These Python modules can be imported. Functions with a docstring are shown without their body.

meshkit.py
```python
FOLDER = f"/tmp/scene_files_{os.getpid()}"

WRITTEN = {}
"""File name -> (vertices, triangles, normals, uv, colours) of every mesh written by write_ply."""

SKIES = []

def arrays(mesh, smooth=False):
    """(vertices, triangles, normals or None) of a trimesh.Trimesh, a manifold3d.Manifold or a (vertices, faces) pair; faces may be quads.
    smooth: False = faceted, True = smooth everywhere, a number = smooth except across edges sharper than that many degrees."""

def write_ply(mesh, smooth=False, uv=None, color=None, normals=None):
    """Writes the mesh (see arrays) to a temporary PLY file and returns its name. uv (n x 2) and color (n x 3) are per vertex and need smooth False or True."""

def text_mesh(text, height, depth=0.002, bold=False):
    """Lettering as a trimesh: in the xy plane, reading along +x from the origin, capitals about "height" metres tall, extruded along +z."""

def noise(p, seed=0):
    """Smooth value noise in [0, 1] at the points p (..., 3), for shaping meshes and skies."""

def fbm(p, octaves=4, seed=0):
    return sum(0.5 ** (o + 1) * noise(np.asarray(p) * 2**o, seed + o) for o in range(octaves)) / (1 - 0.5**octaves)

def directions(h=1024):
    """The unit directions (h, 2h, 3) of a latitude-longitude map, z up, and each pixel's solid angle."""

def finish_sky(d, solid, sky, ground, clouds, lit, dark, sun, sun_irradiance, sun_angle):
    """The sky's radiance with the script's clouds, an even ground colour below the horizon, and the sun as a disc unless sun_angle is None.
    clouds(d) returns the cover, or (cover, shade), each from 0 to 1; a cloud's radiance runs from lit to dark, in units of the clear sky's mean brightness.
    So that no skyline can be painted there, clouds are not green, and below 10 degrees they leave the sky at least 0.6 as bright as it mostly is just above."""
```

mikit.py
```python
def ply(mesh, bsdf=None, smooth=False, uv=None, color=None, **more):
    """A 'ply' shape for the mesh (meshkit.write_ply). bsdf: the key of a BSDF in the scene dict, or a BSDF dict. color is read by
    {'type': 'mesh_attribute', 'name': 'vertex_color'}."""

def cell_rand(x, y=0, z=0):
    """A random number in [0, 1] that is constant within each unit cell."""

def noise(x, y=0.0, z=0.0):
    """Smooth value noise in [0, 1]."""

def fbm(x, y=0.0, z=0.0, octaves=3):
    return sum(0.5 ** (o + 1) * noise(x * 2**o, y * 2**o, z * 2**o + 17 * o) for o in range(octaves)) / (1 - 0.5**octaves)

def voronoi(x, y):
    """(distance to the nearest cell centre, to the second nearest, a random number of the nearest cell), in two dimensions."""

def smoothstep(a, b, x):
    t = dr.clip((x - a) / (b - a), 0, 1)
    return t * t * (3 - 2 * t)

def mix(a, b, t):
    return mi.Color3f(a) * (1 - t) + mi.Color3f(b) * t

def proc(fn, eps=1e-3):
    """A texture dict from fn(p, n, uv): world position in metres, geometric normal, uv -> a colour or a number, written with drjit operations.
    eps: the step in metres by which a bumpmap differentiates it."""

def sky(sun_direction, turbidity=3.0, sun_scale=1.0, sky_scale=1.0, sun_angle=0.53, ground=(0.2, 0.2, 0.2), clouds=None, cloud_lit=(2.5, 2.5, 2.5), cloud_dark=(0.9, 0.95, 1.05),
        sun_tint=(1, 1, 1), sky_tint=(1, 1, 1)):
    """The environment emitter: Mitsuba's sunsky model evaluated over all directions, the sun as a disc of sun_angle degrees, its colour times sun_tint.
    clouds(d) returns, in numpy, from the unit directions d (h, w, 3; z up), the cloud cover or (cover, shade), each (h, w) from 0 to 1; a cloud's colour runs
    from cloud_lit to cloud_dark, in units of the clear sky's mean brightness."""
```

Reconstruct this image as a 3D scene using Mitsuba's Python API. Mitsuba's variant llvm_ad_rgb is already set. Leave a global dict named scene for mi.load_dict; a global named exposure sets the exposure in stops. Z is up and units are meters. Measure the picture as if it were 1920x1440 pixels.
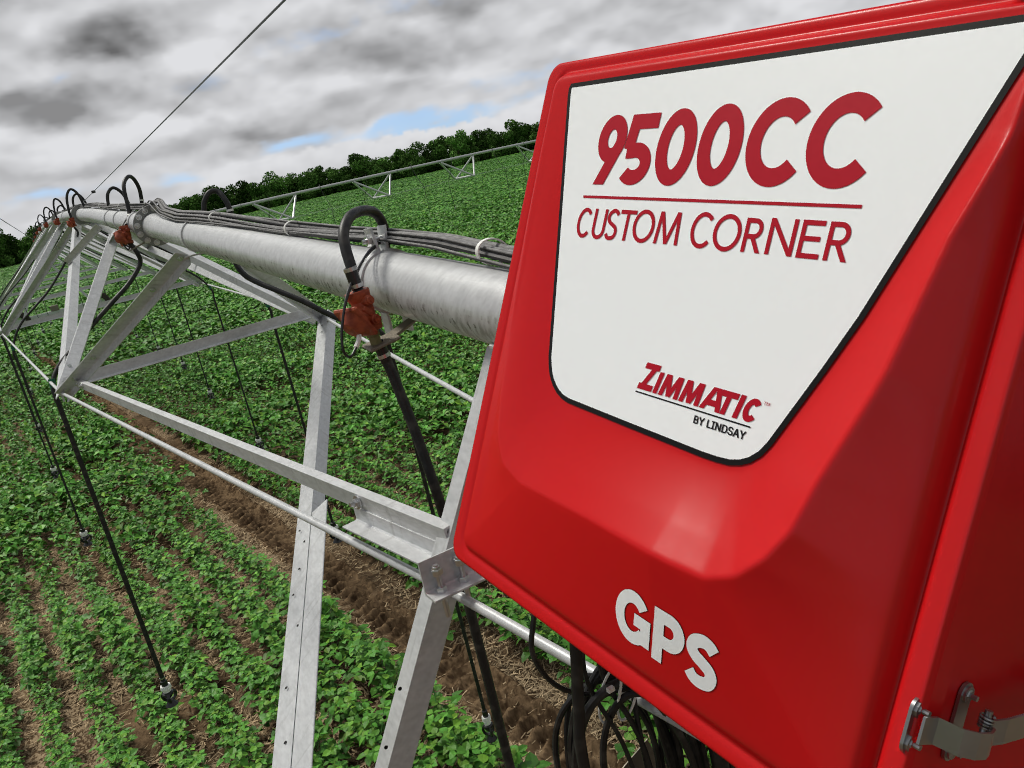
import math, random
import numpy as np, trimesh, drjit as dr, mitsuba as mi, mikit, meshkit
from shapely.geometry import Polygon, LineString, Point, box as sbox
from shapely import affinity
from shapely.ops import unary_union
T = mi.ScalarTransform4f
rng = np.random.default_rng(7)
A = lambda *v: np.array(v, float)
def unit(v):
    v = np.asarray(v, float); return v / np.linalg.norm(v)

# ------------------------------------------------------------------ camera, sky, exposure
EYE, FWD, UP = A(0, 0, 4.0), A(0.442516, 0.856893, -0.264413), A(0.311004, 0.129909, 0.941488)
scene, labels = {}, {}
scene['camera'] = {'type': 'perspective', 'fov': 63.21, 'fov_axis': 'x', 'near_clip': 0.02, 'far_clip': 6000.0,
                   'to_world': T().look_at(origin=EYE.tolist(), target=(EYE + FWD).tolist(), up=UP.tolist())}
exposure = 2.3
def clouds(d):
    az, el = np.degrees(np.arctan2(d[..., 0], d[..., 1])), np.degrees(np.arcsin(np.clip(d[..., 2], -1, 1)))
    q = np.stack([d[..., 0] / (d[..., 2] + .22), d[..., 1] / (d[..., 2] + .22), 0 * az], -1)
    s = np.stack([az * .22, el * .42, 0 * az], -1)
    w1, w2 = meshkit.fbm(s * 1.1, 6, 21) - .5, meshkit.fbm(s * 1.1 + 40, 6, 5) - .5
    az2, el2 = az + 6.0 * w1, el + 2.8 * w2
    def blob(a, e, sa, se, k=0.0, p=1.0):
        x, y = (az2 - a) / sa, (el2 - e - k * (az2 - a)) / se
        return np.exp(-(x * x + y * y) ** p)
    f1, f2 = meshkit.fbm(q * 2.2, 5, 3), meshkit.fbm(q * 5.0 + 9, 5, 8)
    far = .62 + 1.1 * (f1 - .5) + .5 * (f2 - .5)                      # away from the view
    fine, wisp = meshkit.fbm(s * 4.2 + 11, 4, 33) - .5, meshkit.fbm(np.stack([az * .14, el * .55, 0 * az], -1), 3, 15) - .5
    def bil(de):
        p = np.stack([(az + 1.6 * w1) * .24, (el + de + .8 * w2) * .46, 0 * az], -1)
        return meshkit.fbm(p, 4, 55)
    relief = bil(0.0) - bil(.9)
    near = .22 + .35 * wisp + .10 * fine - .95 * relief
    for a, e, sa, se, k, h in ((8.6, 11.2, 2.7, 1.2, -.06, .72), (3.0, 8.3, 2.9, 1.05, 0, .62), (1.0, 14.2, 5, .9, 0, .55), (22.5, 7.6, 4.6, .95, -.10, .36),
                               (15.5, 4.7, 4.6, .55, -.03, .34), (6.0, 4.9, 4.5, .6, 0, .30), (29, 9.4, 5, .8, -.1, .34), (46, 7, 6, 1.2, -.1, .25)):
        y = np.clip((e + .2 - el2) / se, -1, 1)
        near = near + h * blob(a, e, sa, se, k, 1.3) * (.85 + .25 * y)
    for a, e, sa, se, k, h in ((6.2, 6.4, 3.0, .6, 0, .30), (13.0, 6.1, 4.0, .45, 0, .18), (14.5, 2.6, 3.4, .6, 0, .35), (21, 5.9, 3, .4, 0, .15), (12.5, 10.0, 3.2, .6, 0, .2), (27, 5.5, 5, .8, 0, .12)):
        near = near - h * blob(a, e, sa, se, k)
    top = 2.75 - .025 * (az - 15) + 1.1 * (meshkit.fbm(np.stack([az * .55, 0 * az, 0 * az], -1), 4, 71) - .5) + .5 * (meshkit.fbm(np.stack([az * 2.2, el * 1.2, 0 * az], -1), 3, 72) - .5)
    band = np.clip((top - el) / .14, 0, 1) * np.clip((az - 10) / 4, 0, 1)
    near = near * (1 - band) + band * np.clip(.03 + .22 * np.clip((top - el - .35) / 1.2, 0, 1) + .2 * fine, 0, 1)
    window = np.clip(np.clip(1 - np.abs(az - 20) / 60, 0, 1) * np.clip(1 - (el - 10) / 22, 0, 1) * 2.2, 0, 1)
    gap = (.80 * blob(17.5, 3.75, 2.6, .5, .02) + .85 * blob(26.5, 3.0, 5.5, .50, 0) + .6 * blob(10.0, 3.0, 1.8, .5, 0) + .40 * blob(32, 4.6, 4, .7, 0) + .34 * blob(27, 10.3, 5, .8, -.05)
           + .36 * blob(19.5, 9.2, 3, .7, 0) + .55 * blob(2.5, 3.4, 3.5, .5, 0) + .34 * blob(5.0, 9.6, 1.6, .5, 0) + .4 * blob(37, 3.2, 5, .6, 0) + .3 * blob(13, 7.6, 3, .5, 0))
    gap = gap * (1 - band)
    gen = np.clip((meshkit.fbm(q * 1.7 + 31, 5, 12) - .60) * 6, 0, 1) * .7
    t = np.clip((gap * window + .35 * fine * window + gen * (1 - window) - .12) / .62, 0, 1)
    cover = 1 - .9 * t * t * (3 - 2 * t)
    return cover, np.clip(far * (1 - window) + near * window, 0, 1)
scene['sky'] = mikit.sky((-0.25, 0.50, 0.83), turbidity=3, sun_scale=0.50, sky_scale=1.0, sky_tint=(.74, .75, .84), sun_angle=15, sun_tint=(.84, .98, 1.16), ground=(.05, .09, .03), clouds=clouds,
                         cloud_lit=(2.25, 2.27, 2.33), cloud_dark=(0.42, 0.42, 0.425))
labels['sky'] = {'label': 'cloudy bright sky with grey clumps and blue gaps', 'kind': 'structure'}

# ------------------------------------------------------------------ materials
def rgb(*c): return {'type': 'rgb', 'value': list(map(float, c))}
def two(b): return {'type': 'twosided', 'bsdf': b}
def pr(c, rough, metal=0.0, spec=.5, **k):
    return {'type': 'principled', 'base_color': c if isinstance(c, dict) else rgb(*c), 'roughness': rough, 'metallic': metal, 'specular': spec, **k}
F = mikit
def galv(p, n, uv):
    a = F.noise(p.x * 26, p.y * 13, p.z * 26); b = F.fbm(p.x * 90, p.y * 40, p.z * 90, 3)
    v = .51 + .09 * (a - .5) + .17 * (b - .5)
    st = F.smoothstep(.56, .78, F.fbm(p.x * 9 + 3, p.y * 55, p.z * 6, 3))
    return F.mix(mi.Color3f(v * .985, v, v * 1.02), mi.Color3f(.22, .215, .20), st * .28)
def pipe_c(p, n, uv):
    a = F.noise(p.x * 30, p.y * 34, p.z * 30); b = F.fbm(p.x * 60, p.y * 95 + p.z * 50, p.z * 50, 4)
    v = .47 + .06 * (a - .5) + .15 * (b - .5)
    dirt = F.smoothstep(.42, .72, F.fbm(p.x * 22, p.y * 75 + p.z * 26, p.z * 26, 4)) * F.smoothstep(.6, -.5, n.z)
    speck = F.smoothstep(.66, .76, F.fbm(p.x * 55, p.y * 70, p.z * 45, 2)) * F.smoothstep(.35, -.3, n.z)
    c = F.mix(mi.Color3f(v * .985, v, v * 1.02), mi.Color3f(.15, .145, .13), dirt * .55)
    return F.mix(c, mi.Color3f(.07, .065, .05), speck * .7)
def soil(p, n, uv):
    b = F.fbm(p.x * 2.3, p.y * 2.3, 0, 3); c = F.fbm(p.x * 14, p.y * 14, 5, 3); g = F.fbm(p.x * 55, p.y * 55, 2, 2)
    s = F.mix(mi.Color3f(.055, .036, .022), mi.Color3f(.17, .115, .068), F.smoothstep(.3, .75, .45 * b + .35 * c + .2 * g))
    tan = F.smoothstep(.44, .62, F.fbm(p.x * .8, p.y * .8, 3, 3)) * F.smoothstep(.40, .62, F.fbm(p.x * 70, p.y * 45, 1, 2))
    s = F.mix(s, mi.Color3f(.33, .25, .16), tan * .8)
    r = dr.sqrt(p.x * p.x + p.y * p.y)
    far = F.smoothstep(26, 75, r + 12 * (F.noise(p.x * .3, p.y * .3) - .5))
    gv = F.fbm(p.x * 1.4, p.y * .9, 7, 3)
    green = F.mix(mi.Color3f(.042, .135, .018), mi.Color3f(.078, .225, .030), F.smoothstep(.3, .7, gv))
    return F.mix(s, green, far)
def track_c(p, n, uv):
    b = F.fbm(p.x * 9, p.y * 6, 3, 3); c = F.fbm(p.x * 40, p.y * 40, 1, 3)
    return F.mix(mi.Color3f(.050, .031, .018), mi.Color3f(.20, .135, .078), F.smoothstep(.28, .72, .5 * b + .5 * c))
def red_c(p, n, uv):
    return F.mix(mi.Color3f(.54, .007, .009), mi.Color3f(.51, .006, .008), F.noise(p.x * 3, p.y * 3, p.z * 3))
def rubber_c(p, n, uv):
    d = F.smoothstep(.45, .8, F.fbm(p.x * 35, p.y * 35, p.z * 35, 3))
    return F.mix(mi.Color3f(.010, .010, .011), mi.Color3f(.055, .052, .048), d * .6)
def dusty_c(p, n, uv):
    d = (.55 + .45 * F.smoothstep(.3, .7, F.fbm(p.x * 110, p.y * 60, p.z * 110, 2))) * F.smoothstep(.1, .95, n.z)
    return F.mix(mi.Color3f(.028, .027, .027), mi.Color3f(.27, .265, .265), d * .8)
def valve_c(p, n, uv):
    d = F.fbm(p.x * 60, p.y * 60, p.z * 60, 3)
    return F.mix(mi.Color3f(.21, .036, .015), mi.Color3f(.33, .068, .026), F.smoothstep(.3, .7, d))
M = scene
M['galvanised'] = two(pr(mikit.proc(galv), .38, .25))
M['galvanised_pipe'] = two(pr(mikit.proc(pipe_c), .36, .25))
M['zinc'] = two(pr((.55, .56, .57), .28, .9))
M['flange_steel'] = two(pr((.20, .205, .20), .42, .3))
M['chrome'] = two(pr((.33, .335, .34), .28, .9))
M['old_steel'] = two(pr((.20, .175, .14), .5, .5))
M['soil'] = two({'type': 'bumpmap', 'arbitrary': mikit.proc(lambda p, n, uv: F.fbm(p.x * 22, p.y * 22, 3, 3), 4e-3), 'scale': .012, 'bsdf': {'type': 'diffuse', 'reflectance': mikit.proc(soil)}})
M['track_soil'] = two({'type': 'diffuse', 'reflectance': mikit.proc(track_c)})
M['red_paint'] = two(pr(mikit.proc(red_c), .32, 0, .05, clearcoat=.8, clearcoat_gloss=.95))
M['white_vinyl'] = two(pr((.84, .86, .88), .35, 0, .4))
M['black_vinyl'] = two(pr((.009, .009, .009), .4, 0, .12))
M['red_vinyl'] = two(pr((.40, .007, .020), .4, 0, .12))
M['rubber'] = two(pr(mikit.proc(rubber_c), .48, 0, .4))
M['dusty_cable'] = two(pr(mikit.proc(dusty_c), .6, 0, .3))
M['white_plastic'] = two(pr((.72, .72, .69), .4, 0, .4))
M['black_plastic'] = two(pr((.011, .011, .012), .32, 0, .5))
M['valve_paint'] = two(pr(mikit.proc(valve_c), .5, 0, .4))
M['brass'] = two(pr((.20, .19, .10), .45, .5))
M['green_tape'] = two(pr((.01, .12, .07), .4, 0, .4))
M['tyre_rubber'] = two(pr((.05, .04, .035), .8, 0, .2))
M['leaf'] = two({'type': 'principled', 'base_color': {'type': 'mesh_attribute', 'name': 'vertex_color'}, 'roughness': .5, 'specular': .22})
M['tree_leaf'] = two({'type': 'diffuse', 'reflectance': {'type': 'mesh_attribute', 'name': 'vertex_color'}})
M['bark'] = two(pr((.05, .04, .03), .9, 0, .1))
M['straw'] = two({'type': 'diffuse', 'reflectance': {'type': 'mesh_attribute', 'name': 'vertex_color'}})

# ------------------------------------------------------------------ naming helpers
used = {}
def numbered(key):
    k = used.get(key, 0); used[key] = k + 1
    return key if k == 0 else f'{key}_{k:03d}'
_O = 'zeroth first second third fourth fifth sixth seventh eighth ninth tenth eleventh twelfth thirteenth fourteenth fifteenth sixteenth seventeenth eighteenth nineteenth'.split()
def ORD(n):
    if n < 20: return _O[n]
    t, o = divmod(n, 10)
    return ('twentieth', 'thirtieth', 'fortieth', 'fiftieth', 'sixtieth', 'seventieth')[t - 2] if o == 0 else ('twenty', 'thirty', 'forty', 'fifty', 'sixty', 'seventy')[t - 2] + '-' + _O[o]
def thing(name, label, cat, group=None, kind=None):
    key = numbered(name); labels[key] = {'label': label}
    if cat: labels[key]['category'] = cat
    if group: labels[key]['group'] = group
    if kind: labels[key]['kind'] = kind
    return key
def put(parent, name, mesh, bsdf, smooth=False, label=None, **k):
    key = numbered(parent + '__' + name)
    scene[key] = mikit.ply(mesh, bsdf, smooth=smooth, **k)
    if label: labels[key] = {'label': label}
    return key
def whole(key, mesh, bsdf, smooth=False, **k):
    scene[key] = mikit.ply(mesh, bsdf, smooth=smooth, **k)
cat = lambda l: trimesh.util.concatenate(l)
def TM(v, f): return trimesh.Trimesh(np.asarray(v, float), np.asarray(f, int), process=False)

# ------------------------------------------------------------------ mesh helpers
def spline(P, n=8):
    P = np.asarray(P, float); Q = np.vstack([2 * P[0] - P[1], P, 2 * P[-1] - P[-2]]); out = []
    for i in range(1, len(Q) - 2):
        t = np.linspace(0, 1, n, endpoint=False)[:, None]; a, b, c, d = Q[i - 1:i + 3]
        out.append(.5 * (2 * b + (c - a) * t + (2 * a - 5 * b + 4 * c - d) * t ** 2 + (3 * b - a - 3 * c + d) * t ** 3))
    return np.vstack(out + [P[-1:]])
def tube(P, r, seg=10, cap=True):
    P = np.asarray(P, float); r = np.broadcast_to(np.asarray(r, float), (len(P),))
    t = np.gradient(P, axis=0); t /= np.linalg.norm(t, axis=1, keepdims=True)
    a = np.cross(t[0], [0.31, .2, .93]); a /= np.linalg.norm(a); V = []
    ang = np.arange(seg) / seg * 2 * np.pi
    for i in range(len(P)):
        a = a - t[i] * (a @ t[i]); a /= np.linalg.norm(a); b = np.cross(t[i], a)
        V.append(P[i] + r[i] * (np.cos(ang)[:, None] * a + np.sin(ang)[:, None] * b))
    V = np.vstack(V); n = len(P); F_ = []
    i, j = np.meshgrid(np.arange(n - 1), np.arange(seg), indexing='ij'); i, j = i.ravel(), j.ravel(); k = (j + 1) % seg
    p, q, u, w = i * seg + j, i * seg + k, (i + 1) * seg + j, (i + 1) * seg + k
    F_ = np.vstack([np.stack([p, q, w], 1), np.stack([p, w, u], 1)])
    if cap:
        V = np.vstack([V, P[:1], P[-1:]]); c0, c1 = n * seg, n * seg + 1; j = np.arange(seg); k = (j + 1) % seg
        F_ = np.vstack([F_, np.stack([k, j, 0 * j + c0], 1), np.stack([(n - 1) * seg + j, (n - 1) * seg + k, 0 * j + c1], 1)])
    return TM(V, F_)
def hexa(c):     # 8 corners: bottom 4, top 4
    return TM(c, [[0, 2, 1], [0, 3, 2], [4, 5, 6], [4, 6, 7], [0, 1, 5], [0, 5, 4], [1, 2, 6], [1, 6, 5], [2, 3, 7], [2, 7, 6], [3, 0, 4], [3, 4, 7]])
def obox(o, x, y, z):  # parallelepiped from corner o and three edge vectors
    o, x, y, z = map(np.asarray, (o, x, y, z))
    return hexa([o, o + x, o + x + y, o + y, o + z, o + x + z, o + x + y + z, o + y + z])
def cbox(o, x, y, z, r=None):  # box with chamfered long edges (hull), o = centre, x, y, z half vectors
    o, x, y, z = map(lambda v: np.asarray(v, float), (o, x, y, z)); lx, ly, lz = map(np.linalg.norm, (x, y, z)); r = r or .12 * min(lx, ly, lz); P = []
    for a in (-1, 1):
        for b in (-1, 1):
            for c in (-1, 1):
                for k in range(3):
                    s = [1 - r / lx, 1 - r / ly, 1 - r / lz]; s[k] = 1
                    P.append(o + a * s[0] * x + b * s[1] * y + c * s[2] * z)
    return trimesh.convex.convex_hull(np.array(P))
def angle(p0, p1, da, db, sa=.076, sb=.076, t=.006):
    """An angle iron along the heel line p0-p1, one flange along da, the other along db."""
    p0, p1 = np.asarray(p0, float), np.asarray(p1, float); v = unit(p1 - p0)
    da = unit(np.asarray(da) - v * (np.asarray(da) @ v)); db = np.asarray(db) - v * (np.asarray(db) @ v); db = unit(db - da * (db @ da))
    e = p1 - p0; c = t * .35
    sec = [(0, 0), (sa - c, 0), (sa, c), (sa, t), (t + .004, t), (t, t + .004), (t, sb), (c, sb), (0, sb - c)]
    n = len(sec); V = [p0 + da * a + db * b for a, b in sec] + [p1 + da * a + db * b for a, b in sec]
    Fc = [[i, (i + 1) % n, n + (i + 1) % n] for i in range(n)] + [[i, n + (i + 1) % n, n + i] for i in range(n)]
    capf = [(0, 1, 2), (0, 2, 3), (0, 3, 4), (0, 4, 5), (0, 5, 6), (0, 6, 7), (0, 7, 8)]
    Fc += [[a, c_, b] for a, b, c_ in capf] + [[n + a, n + b, n + c_] for a, b, c_ in capf]
    m = TM(V, Fc)
    if np.cross(da, db) @ v < 0: m.invert()
    return m
def lathe(prof, p0, axis, seg=16):
    axis = unit(axis); P = [np.asarray(p0) + axis * h for r, h in prof]; a = unit(np.cross(axis, [.3, .4, .87])); b = np.cross(axis, a)
    ang = np.arange(seg) / seg * 2 * np.pi; V = np.vstack([p + r * (np.cos(ang)[:, None] * a + np.sin(ang)[:, None] * b) for p, (r, h) in zip(P, prof)])
    n = len(prof); i, j = np.meshgrid(np.arange(n - 1), np.arange(seg), indexing='ij'); i, j = i.ravel(), j.ravel(); k = (j + 1) % seg
    return TM(V, np.vstack([np.stack([i * seg + j, i * seg + k, (i + 1) * seg + k], 1), np.stack([i * seg + j, (i + 1) * seg + k, (i + 1) * seg + j], 1)]))
def bolt(p, axis, r=.011, h=.009, shank=.012):
    return cat([lathe([(0, h), (r * .8, h), (r, h * .75), (r, 0)], p, axis, 6), lathe([(0, h + shank), (r * .48, h + shank), (r * .5, h)], p, axis, 8), lathe([(0, .003), (r * 1.45, .003), (r * 1.5, 0)], p, axis, 12)])
def band(c, axis, r, w, t=.004, seg=36, a0=0.0, a1=360.0, ref=(0, 0, 1)):
    """A strap round a cylinder, from angle a0 to a1 measured from ref."""
    axis = unit(axis); ref = (1, 0, 0) if abs(axis[2]) > .99 else ref; ref = unit(np.asarray(ref) - axis * (np.asarray(ref) @ axis)); s = np.cross(axis, ref)
    an = np.radians(np.linspace(a0, a1, seg)); V = []
    for a in an:
        d = np.cos(a) * ref + np.sin(a) * s
        V += [c + d * r - axis * w / 2, c + d * (r + t) - axis * w / 2, c + d * (r + t) + axis * w / 2, c + d * r + axis * w / 2]
    Fc = []
    for i in range(seg - 1):
        for k in range(4):
            p, q = i * 4 + k, i * 4 + (k + 1) % 4; Fc += [[p, q, q + 4], [p, q + 4, p + 4]]
    Fc += [[0, 2, 1], [0, 3, 2], [len(V) - 4, len(V) - 3, len(V) - 2], [len(V) - 4, len(V) - 2, len(V) - 1]]
    return TM(V, Fc)

# ------------------------------------------------------------------ ground
def track_x(y): return 2.47 - .086 * y - .00012 * np.maximum(y - 30, 0) ** 2
def ground_z(x, y):
    r = np.hypot(x, y)
    u = np.clip((r - 70) / 260, 0, 1)
    z = 2.45 * u * u * (3 - 2 * u)
    p = np.stack([np.asarray(x) * 1.0, np.asarray(y) * 1.0, 0 * np.asarray(x)], -1)
    z = z + .055 * (meshkit.fbm(p * 1.1, 3, 4) - .5) * np.clip(1.5 - r / 80, 0, 1)
    # the ridge under each drill row and the wheel rut
    row = (np.asarray(x) + .09 * np.asarray(y)) / .385
    z = z + .018 * np.cos(2 * np.pi * row) * np.clip(1.4 - r / 30, 0, 1)
    z = z - .09 * np.exp(-((x - track_x(y)) / .24) ** 4)
    return z
def field_mesh():
    az = np.radians(np.concatenate([np.linspace(-180, -30, 40, endpoint=False), np.linspace(-30, 62, 260, endpoint=False), np.linspace(62, 180, 30)]))
    r = np.concatenate([[0.0, .8, 1.6], 2.2 * 1.0165 ** np.arange(0, 320), np.geomspace(2.2 * 1.0165 ** 320, 2600, 30)])
    R, Z = np.meshgrid(r, az, indexing='ij'); X, Y = R * np.sin(Z), R * np.cos(Z); H = ground_z(X, Y)
    n, m = R.shape; i, j = np.meshgrid(np.arange(n - 1), np.arange(m - 1), indexing='ij'); p = (i * m + j).ravel()
    f = np.vstack([np.stack([p, p + 1, p + m + 1], 1), np.stack([p, p + m + 1, p + m], 1)])
    return TM(np.stack([X, Y, H], -1).reshape(-1, 3), f[:, ::-1])
thing('field', 'flat field of dark soil under low green crop rows', None, kind='structure')
whole('field', field_mesh(), 'soil', smooth=True)
def track_mesh():
    y = np.arange(2.0, 75, .035) if True else 0
    x = np.linspace(-.25, .25, 26); Y, Xo = np.meshgrid(y, x, indexing='ij')
    lug = np.sin(2 * np.pi * (Y / .17 + np.abs(Xo) * 3.2)) ; fall = np.clip(1 - np.abs(Xo) / .19, 0, 1) ** .5
    p = np.stack([Xo * 9, Y * 9, 0 * Y], -1); nz = meshkit.fbm(p, 4, 6) - .5
    X = track_x(Y) + Xo
    Z = -.062 + .03 * nz + .045 * lug * fall * (.4 + 1.2 * meshkit.noise(p * .2, 3)) + .055 * np.exp(-((np.abs(Xo) - .205) / .045) ** 2) * (1 + 2 * nz) - .05 * np.clip((np.abs(Xo) - .232) / .015, 0, 1)
    n, m = Y.shape; i, j = np.meshgrid(np.arange(n - 1), np.arange(m - 1), indexing='ij'); q = (i * m + j).ravel()
    f = np.vstack([np.stack([q, q + m, q + m + 1], 1), np.stack([q, q + m + 1, q + 1], 1)])
    return TM(np.stack([X, Y, Z], -1).reshape(-1, 3), f)
thing('wheel_track', 'bare brown wheel track with tyre lug ridges', None, kind='structure')
whole('wheel_track', track_mesh(), 'track_soil', smooth=True)

# ------------------------------------------------------------------ soybeans
def leaflet(L, W, fold, droop, six=True):
    if six:
        v = A([0, 0, 0], [.28 * L, .46 * W, fold * .46 * W], [.28 * L, -.46 * W, fold * .46 * W], [.5 * L, 0, -.02 * L], [.66 * L, .38 * W, fold * .3 * W - droop * .4 * L], [.66 * L, -.38 * W, fold * .3 * W - droop * .4 * L], [L, 0, -droop * L])
        f = [[0, 3, 1], [0, 2, 3], [3, 4, 1], [3, 6, 4], [3, 5, 6], [3, 2, 5]]
    else:
        v = A([0, 0, 0], [.45 * L, .48 * W, fold * .4 * W], [.45 * L, -.48 * W, fold * .4 * W], [L, 0, -droop * L]); f = [[0, 3, 1], [0, 2, 3]]
    return v, np.array(f)
def rotm(yaw, pitch, roll):
    cy, sy, cp, sp, cr, sr = math.cos(yaw), math.sin(yaw), math.cos(pitch), math.sin(pitch), math.cos(roll), math.sin(roll)
    return A([cy, -sy, 0], [sy, cy, 0], [0, 0, 1]) @ A([cp, 0, -sp], [0, 1, 0], [sp, 0, cp]) @ A([1, 0, 0], [0, cr, -sr], [0, sr, cr])
def soy(seed, nodes, six, stems, big=1.0):
    g = np.random.default_rng(seed); V, Fc, K = [], [], []; n = 0
    def add(v, f, c):
        nonlocal n
        V.append(v); Fc.append(f + n); K.append(np.broadcast_to(c, v.shape)); n += len(v)
    H = g.uniform(.22, .31)
    for i in range(nodes):
        t = (i + .7) / nodes; yaw = i * 2.6 + g.uniform(-.5, .5); h = H * (.22 + .72 * t) + g.uniform(-.02, .02)
        rad = (.132 - .058 * t) * g.uniform(.7, 1.3); c = A(math.cos(yaw) * rad, math.sin(yaw) * rad, h + .02)
        if stems:
            b = A(0, 0, h * .62); d = c - b; s = unit(np.cross(d, [0, 0, 1])) * .0022
            add(np.array([b - s, b + s, c + s, c - s]), np.array([[0, 1, 2], [0, 2, 3]]), A(.05, .15, .035))
        for k, dy in enumerate((0, 1.75, -1.75)):
            L = g.uniform(.066, .095) * (1.05 - .35 * t) * big; W = L * g.uniform(.74, .95)
            v, f = leaflet(L, W, g.uniform(.05, .55), g.uniform(-.05, .4), six)
            R = rotm(yaw + dy + g.uniform(-.4, .4), g.uniform(-.35, .45), g.uniform(-.5, .5))
            v = v @ R.T + c + (A(math.cos(yaw), math.sin(yaw), 0) * .012 if k == 0 else 0)
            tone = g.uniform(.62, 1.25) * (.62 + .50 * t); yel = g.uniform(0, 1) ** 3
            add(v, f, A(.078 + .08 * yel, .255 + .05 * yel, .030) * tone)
    if stems:
        for a in (0, 1.57):
            s = A(math.cos(a), math.sin(a), 0) * .003; add(np.array([-s, s, s * .6 + A(0, 0, H * .8), -s * .6 + A(0, 0, H * .8)]), np.array([[0, 1, 2], [0, 2, 3]]), A(.06, .12, .03))
    return np.vstack(V), np.vstack(Fc), np.vstack(K)
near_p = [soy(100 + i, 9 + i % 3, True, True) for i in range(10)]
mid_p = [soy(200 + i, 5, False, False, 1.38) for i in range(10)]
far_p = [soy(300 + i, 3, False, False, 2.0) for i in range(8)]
def plants(r0, r1, az0, az1, spacing, rows=.385):
    ks = np.arange(-260, 900); out = []
    for k in ks:
        base = k * rows
        ymax = r1
        y = np.arange(-2 if r0 < 15 else 8, ymax, spacing); y = y + rng.uniform(-.45, .45, len(y)) * spacing
        x = base - .09 * y + rng.normal(0, .022, len(y)); r = np.hypot(x, y); a = np.degrees(np.arctan2(x, y))
        ok = (r >= r0) & (r < r1) & (a > az0) & (a < az1) & (np.abs(x - track_x(y)) > .245 + .03 * np.sin(y * 3.1) * np.sin(y * 1.3 + x))
        out.append(np.stack([x[ok], y[ok]], 1))
    return np.vstack(out)
def vigor(P):
    q = np.concatenate([P, 0 * P[:, :1]], 1)
    v = meshkit.fbm(q * .55, 3, 2)
    q2 = meshkit.noise(q * 2.3, 9)
    return .47 + 1.02 * v + .30 * (q2 - .5)
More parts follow.
